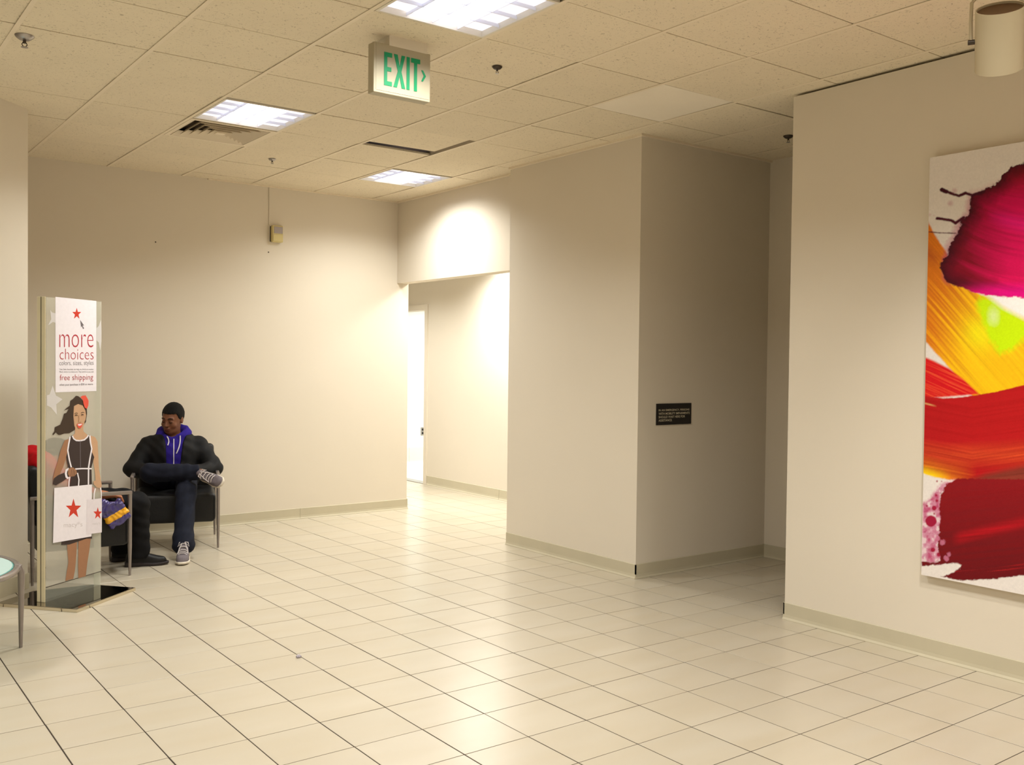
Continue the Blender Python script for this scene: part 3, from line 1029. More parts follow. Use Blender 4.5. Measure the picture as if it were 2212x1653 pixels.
# ------------------------------------------------------------------ spotlight over the painting
sp = on_y(2160, 82, 1.0)
dsp = ray(2159, 84)
k = 3.75 / math.hypot(dsp.x, dsp.y)
spc = CAM + dsp * k
hd = Vector((dsp.x, dsp.y, 0)).normalized()
aim = (hd * math.sin(math.radians(34)) - Vector((0, 0, 1)) * math.cos(math.radians(34))).normalized()
rear = -aim
side = hd.cross(Vector((0, 0, 1))).normalized()
third = side.cross(rear).normalized()
RM = Matrix((side, third, rear)).transposed()
sl = empty('spotlight', (spc.x, spc.y, CEIL))
tag(sl, 'white cylindrical spotlight on a wire yoke at the upper right corner', 'spotlight')
dzz = spc.z - CEIL


def spv(p):
    return RM @ Vector(p) + Vector((0, 0, dzz))


rr_ = 0.077
prof = [(rr_ - .006, -.105), (rr_, -.105), (rr_, .105), (rr_ - .004, .105), (rr_ - .005, .02), (0, .02)]
mb = MB().lathe(prof, n=36, mtx=RM)
mb.v = [tuple(Vector(v) + Vector((0, 0, dzz))) for v in mb.v]
M['lamp_paint'] = mat('lamp_paint', (196, 182, 152), 0.5, 0.3, noise=0.02)
M['rear_shadow'] = mat('rear_shadow', (104, 78, 52), 0.6, 0.2, noise=0.05)
mb.build('shade', M['lamp_paint'], sl, True)
ic = MB().lathe([(rr_ - .0055, .094), (rr_ - .0055, .098), (0, .098)], n=36, mtx=RM)
ic.v = [tuple(Vector(v) + Vector((0, 0, dzz))) for v in ic.v]
ic.build('rear_shadow_disc', M['rear_shadow'], sl, True)  # dark brown disc stands in for the shadow inside the open rear end
yoke = []
for s in (-1, 1):
    yoke.append([spv((s * (rr_ + .010), 0, -.02)), spv((s * (rr_ + .010), 0, .03))])
top_z = dzz + .155
yk = [spv((-(rr_ + .012), 0, .0)), Vector((0, 0, 0)) + spv((-(rr_ + .014), 0, .0)) + Vector((0, 0, .07)), -side * (rr_ + .012) + Vector((0, 0, top_z - .018)), -side * (rr_ - .006) + Vector((0, 0, top_z)), side * (rr_ - .006) + Vector((0, 0, top_z)), side * (rr_ + .012) + Vector((0, 0, top_z - .018)), spv(((rr_ + .014), 0, .0)) + Vector((0, 0, .07)), spv(((rr_ + .012), 0, .0))]
MB().tube(yk, .006, 10).build('yoke', M['lamp_paint'], sl, True)
for s in (-1, 1):
    MB().tube([spv((s * (rr_ - .002), 0, 0)), spv((s * (rr_ + .022), 0, 0))], .009, 12).build('knob', M['dark_metal'], sl, True)
MB().tube([Vector((0, 0, top_z - .006)), Vector((0, 0, -.012))], .011, 12).lathe([(.055, -.014), (.055, 0.0), (0, 0.0)], n=24).build('ceiling_mount', M['white_paint'], sl, True)
M['bulb'] = emit_mat('bulb_glow', (255, 244, 225), 6.0)
bl = MB().lathe([(0, -.02), (.04, -.03), (.062, -.07), (.062, -.076), (0, -.078)], n=24, mtx=RM)
bl.v = [tuple(Vector(v) + Vector((0, 0, dzz))) for v in bl.v]
bl.build('bulb', M['bulb'], sl, True)
ld = bpy.data.lights.new('spot_beam', 'SPOT')
ld.energy = 85
ld.color = (1.0, 0.95, 0.88)
ld.spot_size = math.radians(78)
ld.spot_blend = 0.9
ld.shadow_soft_size = 0.06
lo = bpy.data.objects.new('spot_beam', ld)
COL.objects.link(lo)
lo.parent = sl
lo.location = spv((0, 0, -.112))
lo.rotation_euler = (Vector((4.6, 1.95, 1.35)) - (spc + RM @ Vector((0, 0, -.11)))).to_track_quat('-Z', 'Y').to_euler()

# ------------------------------------------------------------------ sculpted surfaces (smooth unions of tapered limbs)
def v3(p):
    return np.array(p, float)


def sd_cap(P, a, ra, b, rb, flat=None):
    """tapered limb from a to b"""
    a, b = v3(a), v3(b)
    ab = b - a
    pa = P - a
    t = np.clip((pa @ ab) / (ab @ ab), 0, 1)
    q = pa - t[..., None] * ab
    if flat is not None:
        q = q / v3(flat)
        return (np.linalg.norm(q, axis=-1) - (ra + (rb - ra) * t)) * min(flat)
    return np.linalg.norm(q, axis=-1) - (ra + (rb - ra) * t)


def sd_ell(P, c, r, R=None):
    q = P - v3(c)
    if R is not None:
        q = q @ np.array(R)
    r = v3(r)
    k0 = np.linalg.norm(q / r, axis=-1)
    k1 = np.linalg.norm(q / (r * r), axis=-1) + 1e-9
    return k0 * (k0 - 1) / k1


def sd_box(P, c, hs, rd=0.0, R=None):
    q = P - v3(c)
    if R is not None:
        q = q @ np.array(R)
    q = np.abs(q) - (v3(hs) - rd)
    return np.linalg.norm(np.maximum(q, 0), axis=-1) + np.minimum(q.max(-1), 0) - rd


def smin(a, b, k):
    h = np.clip(0.5 + 0.5 * (b - a) / k, 0, 1)
    return b * (1 - h) + a * h - k * h * (1 - h)


def smax(a, b, k):
    return -smin(-a, -b, k)


def uni(k, *ds):
    d = ds[0]
    for e in ds[1:]:
        d = smin(d, e, k)
    return d


def surf(name, fn, lo, hi, h, material, parent=None):
    """surface where fn is zero, as one smooth mesh (surface nets)"""
    lo, hi = v3(lo), v3(hi)
    n = np.maximum(4, np.ceil((hi - lo) / h).astype(int) + 1)
    ax = [lo[i] + h * np.arange(n[i]) for i in range(3)]
    # a coarse pass finds the blocks near the surface; only those are computed finely
    st = 6
    cax = [lo[i] + h * (st * np.arange((n[i] + st - 1) // st) + (st - 1) / 2) for i in range(3)]
    CF = fn(np.stack(np.meshgrid(*cax, indexing='ij'), -1))
    near = np.abs(CF) < h * st * 1.45
    F = np.repeat(np.repeat(np.repeat(CF, st, 0), st, 1), st, 2)[:n[0], :n[1], :n[2]].copy()
    mk_ = np.repeat(np.repeat(np.repeat(near, st, 0), st, 1), st, 2)[:n[0], :n[1], :n[2]]
    ii_ = np.argwhere(mk_)
    F[mk_] = fn(lo + h * ii_)
    F[0], F[-1], F[:, 0], F[:, -1], F[:, :, 0], F[:, :, -1] = [np.maximum(x, 1e-4) for x in (F[0], F[-1], F[:, 0], F[:, -1], F[:, :, 0], F[:, :, -1])]
    s = F < 0
    acc = np.zeros(tuple(n - 1) + (3,))
    cnt = np.zeros(tuple(n - 1))
    offs = [(0, 0, 0), (1, 0, 0), (0, 1, 0), (1, 1, 0), (0, 0, 1), (1, 0, 1), (0, 1, 1), (1, 1, 1)]

    def sl(o):
        return tuple(slice(o[i], n[i] - 1 + o[i]) for i in range(3))
    for i, a in enumerate(offs):
        for b in offs[i + 1:]:
            if sum(abs(a[q] - b[q]) for q in range(3)) != 1:
                continue
            fa, fb = F[sl(a)], F[sl(b)]
            mk = (fa < 0) != (fb < 0)
            t = np.where(mk, fa / np.where(mk, fa - fb, 1), 0)
            p = v3(a) + t[..., None] * (v3(b) - v3(a))
            acc += np.where(mk[..., None], p, 0)
            cnt += mk
    act = cnt > 0
    ids = -np.ones(act.shape, int)
    ids[act] = np.arange(act.sum())
    cell = np.argwhere(act)
    verts = lo + h * (cell + acc[act] / cnt[act][:, None])
    faces = []
    for d in range(3):
        e1, e2 = (d + 1) % 3, (d + 2) % 3
        a = [slice(None)] * 3
        b = [slice(None)] * 3
        a[d], b[d] = slice(0, -1), slice(1, None)
        ch = s[tuple(a)] != s[tuple(b)]
        ii = np.argwhere(ch)
        ok = (ii[:, e1] > 0) & (ii[:, e2] > 0) & (ii[:, e1] < n[e1] - 1) & (ii[:, e2] < n[e2] - 1)
        ii = ii[ok]
        inside = s[tuple(ii.T)]
        quad = []
        for o1, o2 in ((-1, -1), (0, -1), (0, 0), (-1, 0)):
            jj = ii.copy()
            jj[:, e1] += o1
            jj[:, e2] += o2
            quad.append(ids[tuple(jj.T)])
        q = np.stack(quad, -1)
        q[~inside] = q[~inside][:, ::-1]
        faces.append(q)
    fq = np.concatenate(faces)
    fq = fq[(fq >= 0).all(1)]
    me = bpy.data.meshes.new(name)
    me.vertices.add(len(verts))
    me.vertices.foreach_set('co', verts.astype(np.float32).ravel())
    me.loops.add(fq.size)
    me.loops.foreach_set('vertex_index', fq.astype(np.int32).ravel())
    me.polygons.add(len(fq))
    me.polygons.foreach_set('loop_start', np.arange(0, fq.size, 4, dtype=np.int32))
    me.polygons.foreach_set('use_smooth', np.ones(len(fq), bool))
    me.update(calc_edges=True)
    return link(name, me, material, parent)


def folds(P, amp, f1=38., f2=23., ph=0.0):
    """cloth creases"""
    x, y, z = P[..., 0], P[..., 1], P[..., 2]
    w = np.sin(f1 * z + 9 * np.sin(7 * x + ph) + 5 * y + ph) * np.sin(f2 * x + 8 * np.sin(6 * z + ph) + 11 * y)
    return amp * w


# ------------------------------------------------------------------ chairs
M['chair_metal'] = mat('satin_metal', (150, 142, 138), 0.35, 0.5, metal=0.7, noise=0.04, nscale=30)
CH_W, CH_D, CH_ARM = 0.315, 0.60, 0.565


def chair(name, loc, rz, label):
    """local frame: x to the sitter's left-right, front legs at y = 0, back at +y"""
    r = empty(name, loc, rz)
    tag(r, label, 'chair', 'black waiting chairs with metal frames')
    for s in (-1, 1):
        x = s * CH_W
        MB().tube([(x, 0, 0), (x, 0, .2), (x, 0, CH_ARM)], [.008, .0135, .0135], 12).build('leg', M['chair_metal'], r, True)
        MB().tube([(x * .98, CH_D, 0), (x * .98, CH_D, .2), (x * .98, CH_D, CH_ARM)], [.008, .0135, .0135], 12).build('leg', M['chair_metal'], r, True)
        MB().cbox((x - .014, -.0135, CH_ARM - .010), (x + .014, CH_D + .0135, CH_ARM + .014), .005).build('armrest', M['chair_metal'], r, True)
    w = CH_W - .016

    def seat(P):
        d = sd_box(P, (0, .285, .317), (w, .290, .114), .035)
        return d - .006 * np.cos(P[..., 0] * 5) * np.cos((P[..., 1] - .3) * 5) * (P[..., 2] > .4)

    surf('seat', seat, (-w - .02, -.03, .18), (w + .02, .63, .48), .012, M['leather'], r)
    t = math.radians(9)
    RB = ((1, 0, 0), (0, math.cos(t), math.sin(t)), (0, -math.sin(t), math.cos(t)))

    def back(P):
        return sd_box(P, (0, .575, .575), (w, .045, .20), .035, np.array(RB))
    surf('backrest', back, (-w - .02, .50, .34), (w + .02, .74, .82), .012, M['leather'], r)
    return r


FRL, BRL = Vector((2.672, 7.418, 0)), Vector((2.865, 8.02, 0))
_b = (BRL - FRL).normalized()
_r = Vector((_b.y, -_b.x, 0))
O1 = FRL - _r * CH_W
RZ1 = math.atan2(_r.y, _r.x)
c1 = chair('waiting_chair', O1, RZ1, 'black metal-framed waiting chair the man in the blue hoodie sits on')
# the second chair faces right, its front legs beside the display stand
F1, F2 = Vector((1.836, 6.796, 0)), Vector((1.866, 7.42, 0))
_x = (F2 - F1).normalized()
O2 = (F1 + F2) / 2
RZ2 = math.atan2(_x.y, _x.x)
c2 = chair('waiting_chair', O2, RZ2, 'black metal-framed waiting chair partly hidden by the display stand and pillar')

# ------------------------------------------------------------------ shoes
def shoe(parent, name, heel, toe_dir, up_dir, mats, laces=True, L=0.285, high=0.0):
    """one shoe: heel point on the ground side of the sole, built along toe_dir; returns the upper with sole and laces"""
    X = Vector(toe_dir).normalized()
    Z = Vector(up_dir)
    Z = (Z - X * Z.dot(X)).normalized()
    Y = Z.cross(X)
    R = np.array(Matrix((X, Y, Z)).transposed())
    H = v3(heel)
    up_m, sole_m, lace_m = mats

    def loc(P):
        return (P - H) @ R

    def wid(x):
        return np.interp(x, [0, .03, .10, .18, .24, L], [.026, .034, .034, .046, .042, .018])

    def upper(P):
        q = loc(P)
        x, y, z = q[..., 0], q[..., 1], q[..., 2]
        top = np.interp(x, [0, .02, .08, .11, .16, .21, .26, L], [.095 + high, .105 + high, .115 + high, .108 + high, .082, .066, .055, .035])
        d1 = np.abs(y) - wid(x) * (1 - .35 * np.clip(z / .12, 0, 1) * np.clip((.2 - x) / .2, 0.3, 1))
        d = smax(smax(d1, z - top, .03), smax(-x - .002, x - L + .004, .02), .03)
        return smax(d, .012 - z, .006) * .8

    def sole(P):
        q = loc(P)
        x, y, z = q[..., 0], q[..., 1], q[..., 2]
        d1 = np.abs(y) - wid(x) - .005
        zt = np.interp(x, [0, .1, .2, L], [.034, .028, .022, .026])
        zb = np.interp(x, [0, .2, L], [.0, .0, .008])
        return smax(smax(d1, smax(-x - .008, x - L - .004, .015), .012), np.maximum(z - zt, zb - z), .006) * .8
    ctr = H + R[:, 0] * L * .5 + R[:, 2] * .06
    lo, hi = ctr - .20, ctr + .20
    so = surf(name, upper, lo, hi, .006, up_m, parent)
    surf('sole', sole, lo, hi, .006, sole_m, so)
    if laces:
        def pt3(x, y, z):
            return Vector(H) + X * x + Y * y + Z * z
        for k in range(5):
            x = .115 + k * .021
            zt = float(np.interp(x, [.11, .16, .21], [.112 + high * .6, .088, .070]))
            MB().tube([pt3(x, -.030, zt - .012), pt3(x + .005, -.012, zt + .002), pt3(x + .008, .012, zt + .002), pt3(x + .004, .030, zt - .012)], .0042, 6).build('lace', lace_m, so, True)
        for s in (-1, 1):
            MB().tube([pt3(.115, s * .005, .118 + high * .6), pt3(.118, s * .030, .120 + high * .5), pt3(.135, s * .040, .100 + high * .3), pt3(.122, s * .016, .112 + high * .5)], .0036, 6).build('lace', lace_m, so, True)
            MB().tube([pt3(.115, s * .008, .118 + high * .6), pt3(.150, s * .026, .098), pt3(.185, s * .036, .066)], .0034, 6).build('lace', lace_m, so, True)
    return so


# ------------------------------------------------------------------ heads
def head_frame(c, yaw, pitch, roll=0.0):
    """local axes: x lateral, y towards the face, z up"""
    f = Vector((math.sin(yaw) * math.cos(pitch), -math.cos(yaw) * math.cos(pitch), math.sin(pitch)))
    x = Vector((-math.cos(yaw), -math.sin(yaw), 0))
    z = x.cross(f)
    c_, s_ = math.cos(roll), math.sin(roll)
    x, z = x * c_ + z * s_, z * c_ - x * s_
    return v3(c), np.array(Matrix((x, f, z)).transposed())


def head_sdf(q):
    """q in head coordinates"""
    cr = sd_ell(q, (0, -.018, .030), (.075, .096, .094))
    fa = sd_ell(q, (0, .022, -.030), (.062, .074, .088))
    jw = sd_ell(q, (0, .042, -.088), (.040, .044, .030))
    d = uni(.03, cr, fa, jw)
    ax = np.abs(q[..., 0])
    m_ = np.stack([ax, q[..., 1], q[..., 2]], -1)
    d = smin(d, sd_cap(m_, (.010, .090, .022), .010, (.042, .078, .024), .009), .014)
    d = smax(d, -sd_ell(m_, (.031, .103, .003), (.017, .016, .012)), .012)
    d = smin(d, sd_ell(m_, (.031, .082, .002), (.0155, .0125, .011)), .004)
    d = smin(d, sd_ell(m_, (.040, .066, -.030), (.020, .018, .020)), .02)
    d = smin(d, sd_cap(q, (0, .093, .010), .008, (0, .113, -.026), .0115), .010)
    d = smin(d, sd_ell(m_, (.011, .103, -.029), (.009, .010, .007)), .006)
    d = smin(d, sd_ell(q, (0, .094, -.052), (.026, .010, .0065)), .005)
    d = smin(d, sd_ell(q, (0, .093, -.066), (.022, .010, .0075)), .005)
    d = smax(d, -sd_ell(q, (0, .104, -.0585), (.024, .006, .0018)), .003)
    d = smin(d, sd_ell(m_, (.076, -.012, -.004), (.009, .020, .032)), .008)
    d = smax(d, -sd_ell(m_, (.086, -.008, -.002), (.006, .010, .018)), .005)
    return d


def hair_sdf(q, line=.060):
    cr = sd_ell(q, (0, -.020, .034), (.083, .104, .099))
    x, y, z = q[..., 0], q[..., 1], q[..., 2]
    low = np.interp(y, [-.12, -.03, .005, .028, .04, .2], [-.055, -.040, -.004, .020, line, line])
    cut = (low - z) * .7
    n = .0022 * np.sin(260 * x + 3 * np.sin(90 * y)) * np.sin(240 * y + 2 * np.sin(110 * z)) * np.sin(250 * z)
    return smax(cr, cut, .006) + n


def strip(name, pts, rad, material, parent, n=8):
    return MB().tube(pts, rad, n).build(name, material, parent, True)


# ------------------------------------------------------------------ the man in the first chair
M['skin'] = mat('brown_skin', (116, 73, 50), 0.5, 0.35, noise=0.06, nscale=20, bump=0.05, bscale=200)
M['lips'] = mat('lip_tone', (118, 66, 54), 0.45, 0.35, noise=0.04)
M['hair'] = mat('black_hair', (14, 13, 13), 0.7, 0.2, noise=0.25, nscale=90, bump=0.8, bscale=420)
M['jacket'] = mat('black_jacket', (23, 23, 24), 0.7, 0.2, noise=0.12, nscale=18, bump=0.12, bscale=160)
M['hoodie'] = mat('violet_blue_fleece', (50, 37, 136), 0.85, 0.1, noise=0.10, nscale=30, bump=0.25, bscale=260)
M['jeans'] = mat('dark_denim', (27, 30, 42), 0.8, 0.15, noise=0.18, nscale=26, bump=0.2, bscale=300)
M['cord'] = mat('white_cord', (222, 216, 222), 0.7, 0.2, noise=0.04)
M['grey_shoe'] = mat('grey_suede', (112, 104, 108), 0.75, 0.2, noise=0.10, nscale=30, bump=0.2, bscale=200)
M['lace'] = mat('pale_lace', (200, 192, 190), 0.8, 0.1, noise=0.05)
M['sole'] = mat('cream_rubber', (214, 204, 186), 0.6, 0.3, noise=0.05)

HC, HR = head_frame((-.030, .395, .992), -math.radians(27), -math.radians(13), math.radians(4))


def hl(P):
    return (P - HC) @ HR


def hw(p):
    return Vector(HC + HR @ v3(p))


LK, LA = (-.185, .015, .600), (.185, -.085, .598)       # raised knee and ankle (viewer left to right)
SK, SA = (.075, -.115, .455), (.055, -.42, .110)       # standing knee and ankle


def man_body(P):
    d = head_sdf(hl(P))
    neck = sd_cap(P, (-.02, .435, .80), .058, (-.025, .41, .93), .055)
    torso = uni(.05, sd_ell(P, (-.02, .42, .70), (.17, .105, .17)), sd_ell(P, (-.01, .40, .53), (.15, .11, .12)))
    limbs = uni(.03, sd_cap(P, (-.20, .44, .77), .05, (-.33, .33, .60), .042), sd_cap(P, (-.33, .33, .60), .04, (-.13, .15, .575), .03),
                sd_cap(P, (.16, .44, .76), .05, (.30, .33, .585), .042), sd_cap(P, (.30, .33, .585), .04, (.11, .13, .575), .03),
                sd_ell(P, (-.09, .13, .565), (.045, .04, .028)), sd_ell(P, (.07, .12, .565), (.045, .04, .028)),
                sd_cap(P, (-.09, .36, .50), .07, LK, .05), sd_cap(P, LK, .05, LA, .035),
                sd_cap(P, (.08, .36, .49), .07, SK, .05), sd_cap(P, SK, .05, SA, .035))
    return uni(.025, smin(d, neck, .02), torso, limbs)


man = surf('person', man_body, (-.42, -.50, .06), (.42, .62, 1.16), .0065, M['skin'])
man.location = O1
man.rotation_euler = (0, 0, RZ1)
tag(man, 'man in black jacket and blue hoodie sitting with one ankle on his knee', 'person')
surf('hair', lambda P: hair_sdf(hl(P)), HC - .15, HC + .15, .005, M['hair'], man)
for s in (-1, 1):
    strip('eyebrow', [hw((s * .014, .0985, .027)), hw((s * .030, .0955, .032)), hw((s * .047, .083, .027))], [.0032, .0040, .0022], M['hair'], man)
    strip('eye', [hw((s * .019, .0935, -.003)), hw((s * .031, .0965, -.0055)), hw((s * .044, .0885, -.002))], [.0014, .0024, .0012], M['black'], man)
strip('lips', [hw((-.024, .094, -.0575)), hw((-.010, .103, -.0555)), hw((.010, .103, -.0555)), hw((.024, .094, -.0575))], [.0015, .0042, .0042, .0015], M['lips'], man)
strip('lips', [hw((-.022, .092, -.061)), hw((0, .101, -.066)), hw((.022, .092, -.061))], [.0015, .0055, .0015], M['lips'], man)


def jacket(P):
    z = P[..., 2]
    chest = sd_ell(P, (-.02, .415, .695), (.215, .150, .185))
    belly = sd_ell(P, (-.01, .40, .545), (.215, .165, .135))
    sh = sd_cap(P, (-.185, .445, .782), .068, (.150, .445, .778), .068)
    al = smin(sd_cap(P, (-.215, .44, .770), .078, (-.328, .335, .605), .066), sd_cap(P, (-.328, .335, .600), .064, (-.13, .13, .570), .052), .02)
    ar = smin(sd_cap(P, (.175, .44, .765), .078, (.298, .335, .590), .066), sd_cap(P, (.298, .335, .588), .064, (.10, .11, .575), .052), .02)
    d = uni(.035, chest, belly, sh, al, ar)
    col = np.hypot(np.hypot((P[..., 0] + .018) / 1.15, (P[..., 1] - .425) / .95) - .105, (z - .842 - .18 * (P[..., 1] - .42)) * .8) - .024
    d = smin(d, col, .025)
    d = d + folds(P, .0045, 44, 27, .7)
    # open front
    xc = -.018 + (z - .7) * .04
    hwid = np.interp(z, [.50, .60, .70, .80, .86, .92], [.030, .050, .056, .064, .085, .10])
    gap = np.maximum(np.abs(P[..., 0] - xc) - hwid, P[..., 1] - .41)
    d = smax(d, -gap, .012)
    # neck hole
    return smax(d, -sd_cap(P, (-.02, .42, .80), .085, (-.025, .40, 1.0), .10), .01)


surf('jacket', jacket, (-.46, .02, .40), (.42, .66, .93), .0085, M['jacket'], man)


def hoodie(P):
    z = P[..., 2]
    d = uni(.035, sd_ell(P, (-.02, .415, .695), (.198, .134, .172)), sd_ell(P, (-.01, .40, .545), (.195, .145, .12)), sd_cap(P, (-.14, .445, .785), .052, (.11, .445, .785), .052))
    # bunched hood round the neck
    yy = P[..., 1] - .435
    ring = np.hypot(np.hypot((P[..., 0] + .018) / 1.12, yy / .92) - .088, (z - .872 - .32 * yy) * .75) - .034
    d = smin(d, ring + folds(P, .004, 60, 40, 2.1), .02)
    d = smin(d, sd_ell(P, (-.02, .52, .86), (.115, .05, .075)), .03)
    d = d + folds(P, .003, 52, 33, 1.3)
    return smax(d, -sd_cap(P, (-.025, .40, .835), .058, (-.028, .37, 1.02), .085), .012)


surf('hoodie', hoodie, (-.26, .20, .42), (.24, .62, .97), .0075, M['hoodie'], man)


def front_y(x, z, off=.0):
    ps = np.array([[[x, y, z] for y in np.linspace(.18, .42, 121)]])
    dd = hoodie(ps)[0]
    k = int(np.argmax(dd < 0))
    return float(np.linspace(.18, .42, 121)[k]) - off


zpts = [(-.018, front_y(-.018, z, .002), z) for z in np.linspace(.835, .560, 14)]
strip('zipper', zpts, .0042, M['cord'], man)
for x0, x1, za, zb in ((-.070, -.066, .855, .785), (.030, .000, .860, .720)):
    strip('drawstring', [(x0 + (x1 - x0) * t + .012 * math.sin(3 * t), front_y(x0 + (x1 - x0) * t, za + (zb - za) * t, .006), za + (zb - za) * t) for t in np.linspace(0, 1, 9)], .0045, M['cord'], man)


def jeans(P):
    hip = sd_ell(P, (0, .370, .510), (.205, .150, .092))
    th1 = sd_cap(P, (-.085, .34, .510), .090, LK, .076)
    sh1 = sd_cap(P, LK, .078, (.165, -.078, .606), .060)
    th2 = sd_cap(P, (.085, .34, .505), .088, SK, .076)
    sh2 = sd_cap(P, SK, .074, (.058, -.375, .135), .070)
    cuff = sd_cap(P, (.056, -.365, .155), .074, (.058, -.395, .105), .080)
    d = uni(.022, hip, smin(th1, sh1, .015), smin(smin(th2, sh2, .02), cuff, .015))
    d = d + folds(P, .0045, 46, 30, 2.6)
    d = smax(d, .062 + .25 * (P[..., 1] + .40) - P[..., 2], .006)
    return smax(d, (P[..., 0] - .172), .008)


surf('jeans', jeans, (-.33, -.52, .04), (.33, .60, .72), .009, M['jeans'], man)
gm = (M['grey_shoe'], M['sole'], M['lace'])
shoe(man, 'shoe', (.070, -.345, 0.0), (-.10, -1, 0), (0, 0, 1), gm, high=.035)
shoe(man, 'shoe', (.205, .0, .560), (.52, -.82, -.12), (-.72, -.36, .48), gm, high=.02, L=.275)

# ------------------------------------------------------------------ the second sitter, mostly behind the display stand
M['red'] = mat('red_fleece', (196, 24, 32), 0.8, 0.15, noise=0.12, nscale=20, bump=0.2, bscale=240)
M['black_trousers'] = mat('black_trousers', (20, 20, 22), 0.8, 0.15, noise=0.15, nscale=24, bump=0.15, bscale=240)
M['black_shoe'] = mat('black_shoe', (20, 19, 20), 0.5, 0.3, noise=0.1)
M['dark_sole'] = mat('dark_rubber', (48, 42, 42), 0.6, 0.3, noise=0.05)
M['skin2'] = mat('tan_skin', (176, 112, 78), 0.5, 0.35, noise=0.06, nscale=20, bump=0.05, bscale=200)
# frame: x along the sitter's facing (world X), y world Y, z up; origin at (1.45, 7.10, 0)
P2O = Vector((1.45, 7.10, 0))
HC2, HR2 = head_frame((-.035, -.055, .800), math.radians(90), -math.radians(38))


def hl2(P):
    return (P - HC2) @ HR2


K1, K2 = (.50, -.085, .455), (.47, .12, .460)
A1, A2 = (.52, -.03, .10), (.47, .20, .10)
S1, S2 = (-.135, -.165, .775), (-.135, .165, .775)
E1, E2 = (.03, -.225, .60), (-.03, .25, .585)
W1, W2 = (.255, -.215, .548), (.10, .02, .560)


def fingers(P, w, d, n, up, r=.0085):
    """five separate fingers from a palm at w; d along the hand, n across it"""
    w, d, n, up = v3(w), v3(d), v3(n), v3(up)
    d, n, up = d / np.linalg.norm(d), n / np.linalg.norm(n), up / np.linalg.norm(up)
    out = sd_ell(P, w + d * .035, (.042, .036, .020))
    for k, (off, ln) in enumerate(((-.027, .058), (-.009, .072), (.009, .076), (.026, .066))):
        b = w + d * .062 + n * off
        m_ = b + d * ln * .5 - up * .008
        e = b + d * ln * .75 - up * (.012 + ln * .45)
        out = smin(out, smin(sd_cap(P, b - d * .02, r, m_, r * .95), sd_cap(P, m_, r * .95, e, r * .8), .004), .005)
    th = w + d * .02 + n * .036
    return smin(out, smin(sd_cap(P, th, r * 1.15, th + d * .035 + n * .022 - up * .01, r), sd_cap(P, th + d * .035 + n * .022 - up * .01, r, th + d * .062 + n * .018 - up * .022, r * .85), .004), .006)


def p2_body(P):
    d = head_sdf(hl2(P))
    neck = sd_cap(P, (-.12, 0, .76), .055, (-.05, -.03, .79), .055)
    torso = uni(.05, sd_cap(P, (.03, 0, .54), .12, (-.12, 0, .70), .12))
    limbs = uni(.025, sd_cap(P, S1, .048, E1, .040), sd_cap(P, E1, .038, W1, .027), sd_cap(P, S2, .048, E2, .04), sd_cap(P, E2, .038, W2, .027),
                sd_cap(P, (.06, -.09, .50), .07, K1, .05), sd_cap(P, K1, .05, A1, .035), sd_cap(P, (.06, .10, .50), .07, K2, .05), sd_cap(P, K2, .05, A2, .035))
    d = uni(.02, smin(d, neck, .02), torso, limbs)
    d = smin(d, fingers(P, W1, (.95, .10, -.10), (.05, 1, 0), (0, 0, 1)), .008)
    return smin(d, fingers(P, W2, (.95, -.25, -.05), (-.2, -1, 0), (0, 0, 1)), .008)


p2 = surf('person', p2_body, (-.30, -.34, .04), (.62, .36, .96), .0062, M['skin2'])
p2.location = P2O
tag(p2, 'slouching person in red top and black trousers half hidden by the display stand', 'person')
surf('hair', lambda P: hair_sdf(hl2(P), .055), HC2 - .15, HC2 + .15, .006, M['hair'], p2)


def hw2(p):
    return Vector(HC2 + HR2 @ v3(p))


for s in (-1, 1):
    strip('eyebrow', [hw2((s * .014, .0985, .027)), hw2((s * .030, .0955, .032)), hw2((s * .047, .083, .027))], [.0032, .0040, .0022], M['hair'], p2)
    strip('eye', [hw2((s * .019, .0935, -.003)), hw2((s * .031, .0965, -.0055)), hw2((s * .044, .0885, -.002))], [.0014, .0024, .0012], M['black'], p2)
strip('lips', [hw2((-.024, .094, -.0575)), hw2((-.010, .103, -.0565)), hw2((.010, .103, -.0565)), hw2((.024, .094, -.0575))], [.0015, .0042, .0042, .0015], M['lips'], p2)


def red_top(P):
    d = uni(.05, sd_cap(P, (.03, 0, .54), .155, (-.125, 0, .71), .15, (1, 1.15, 1)), sd_cap(P, (-.145, -.15, .785), .075, (-.145, .15, .785), .075))
    d = smin(d, sd_ell(P, (-.17, 0, .82), (.08, .11, .07)), .04)
    arms = uni(.02, sd_cap(P, S1, .072, E1, .058), sd_cap(P, E1, .056, (.185, -.22, .560), .042), sd_cap(P, S2, .072, E2, .058), sd_cap(P, E2, .056, (.07, .08, .565), .042))
    d = smin(d, arms, .025) + folds(P, .005, 40, 26, .2)
    return smax(d, -sd_ell(P, HC2 + v3((.02, 0, 0)), (.105, .10, .115)), .015)


surf('red_top', red_top, (-.32, -.36, .36), (.36, .36, .93), .009, M['red'], p2)


def trousers(P):
    d = uni(.025, sd_ell(P, (.04, 0, .515), (.17, .20, .092)), smin(sd_cap(P, (.06, -.09, .508), .088, K1, .078), sd_cap(P, K1, .078, A1, .076), .02),
            smin(sd_cap(P, (.06, .10, .508), .088, K2, .078), sd_cap(P, K2, .078, A2, .076), .02)) + folds(P, .005, 42, 28, 4.2)
    return smax(d, .055 - P[..., 2], .006)


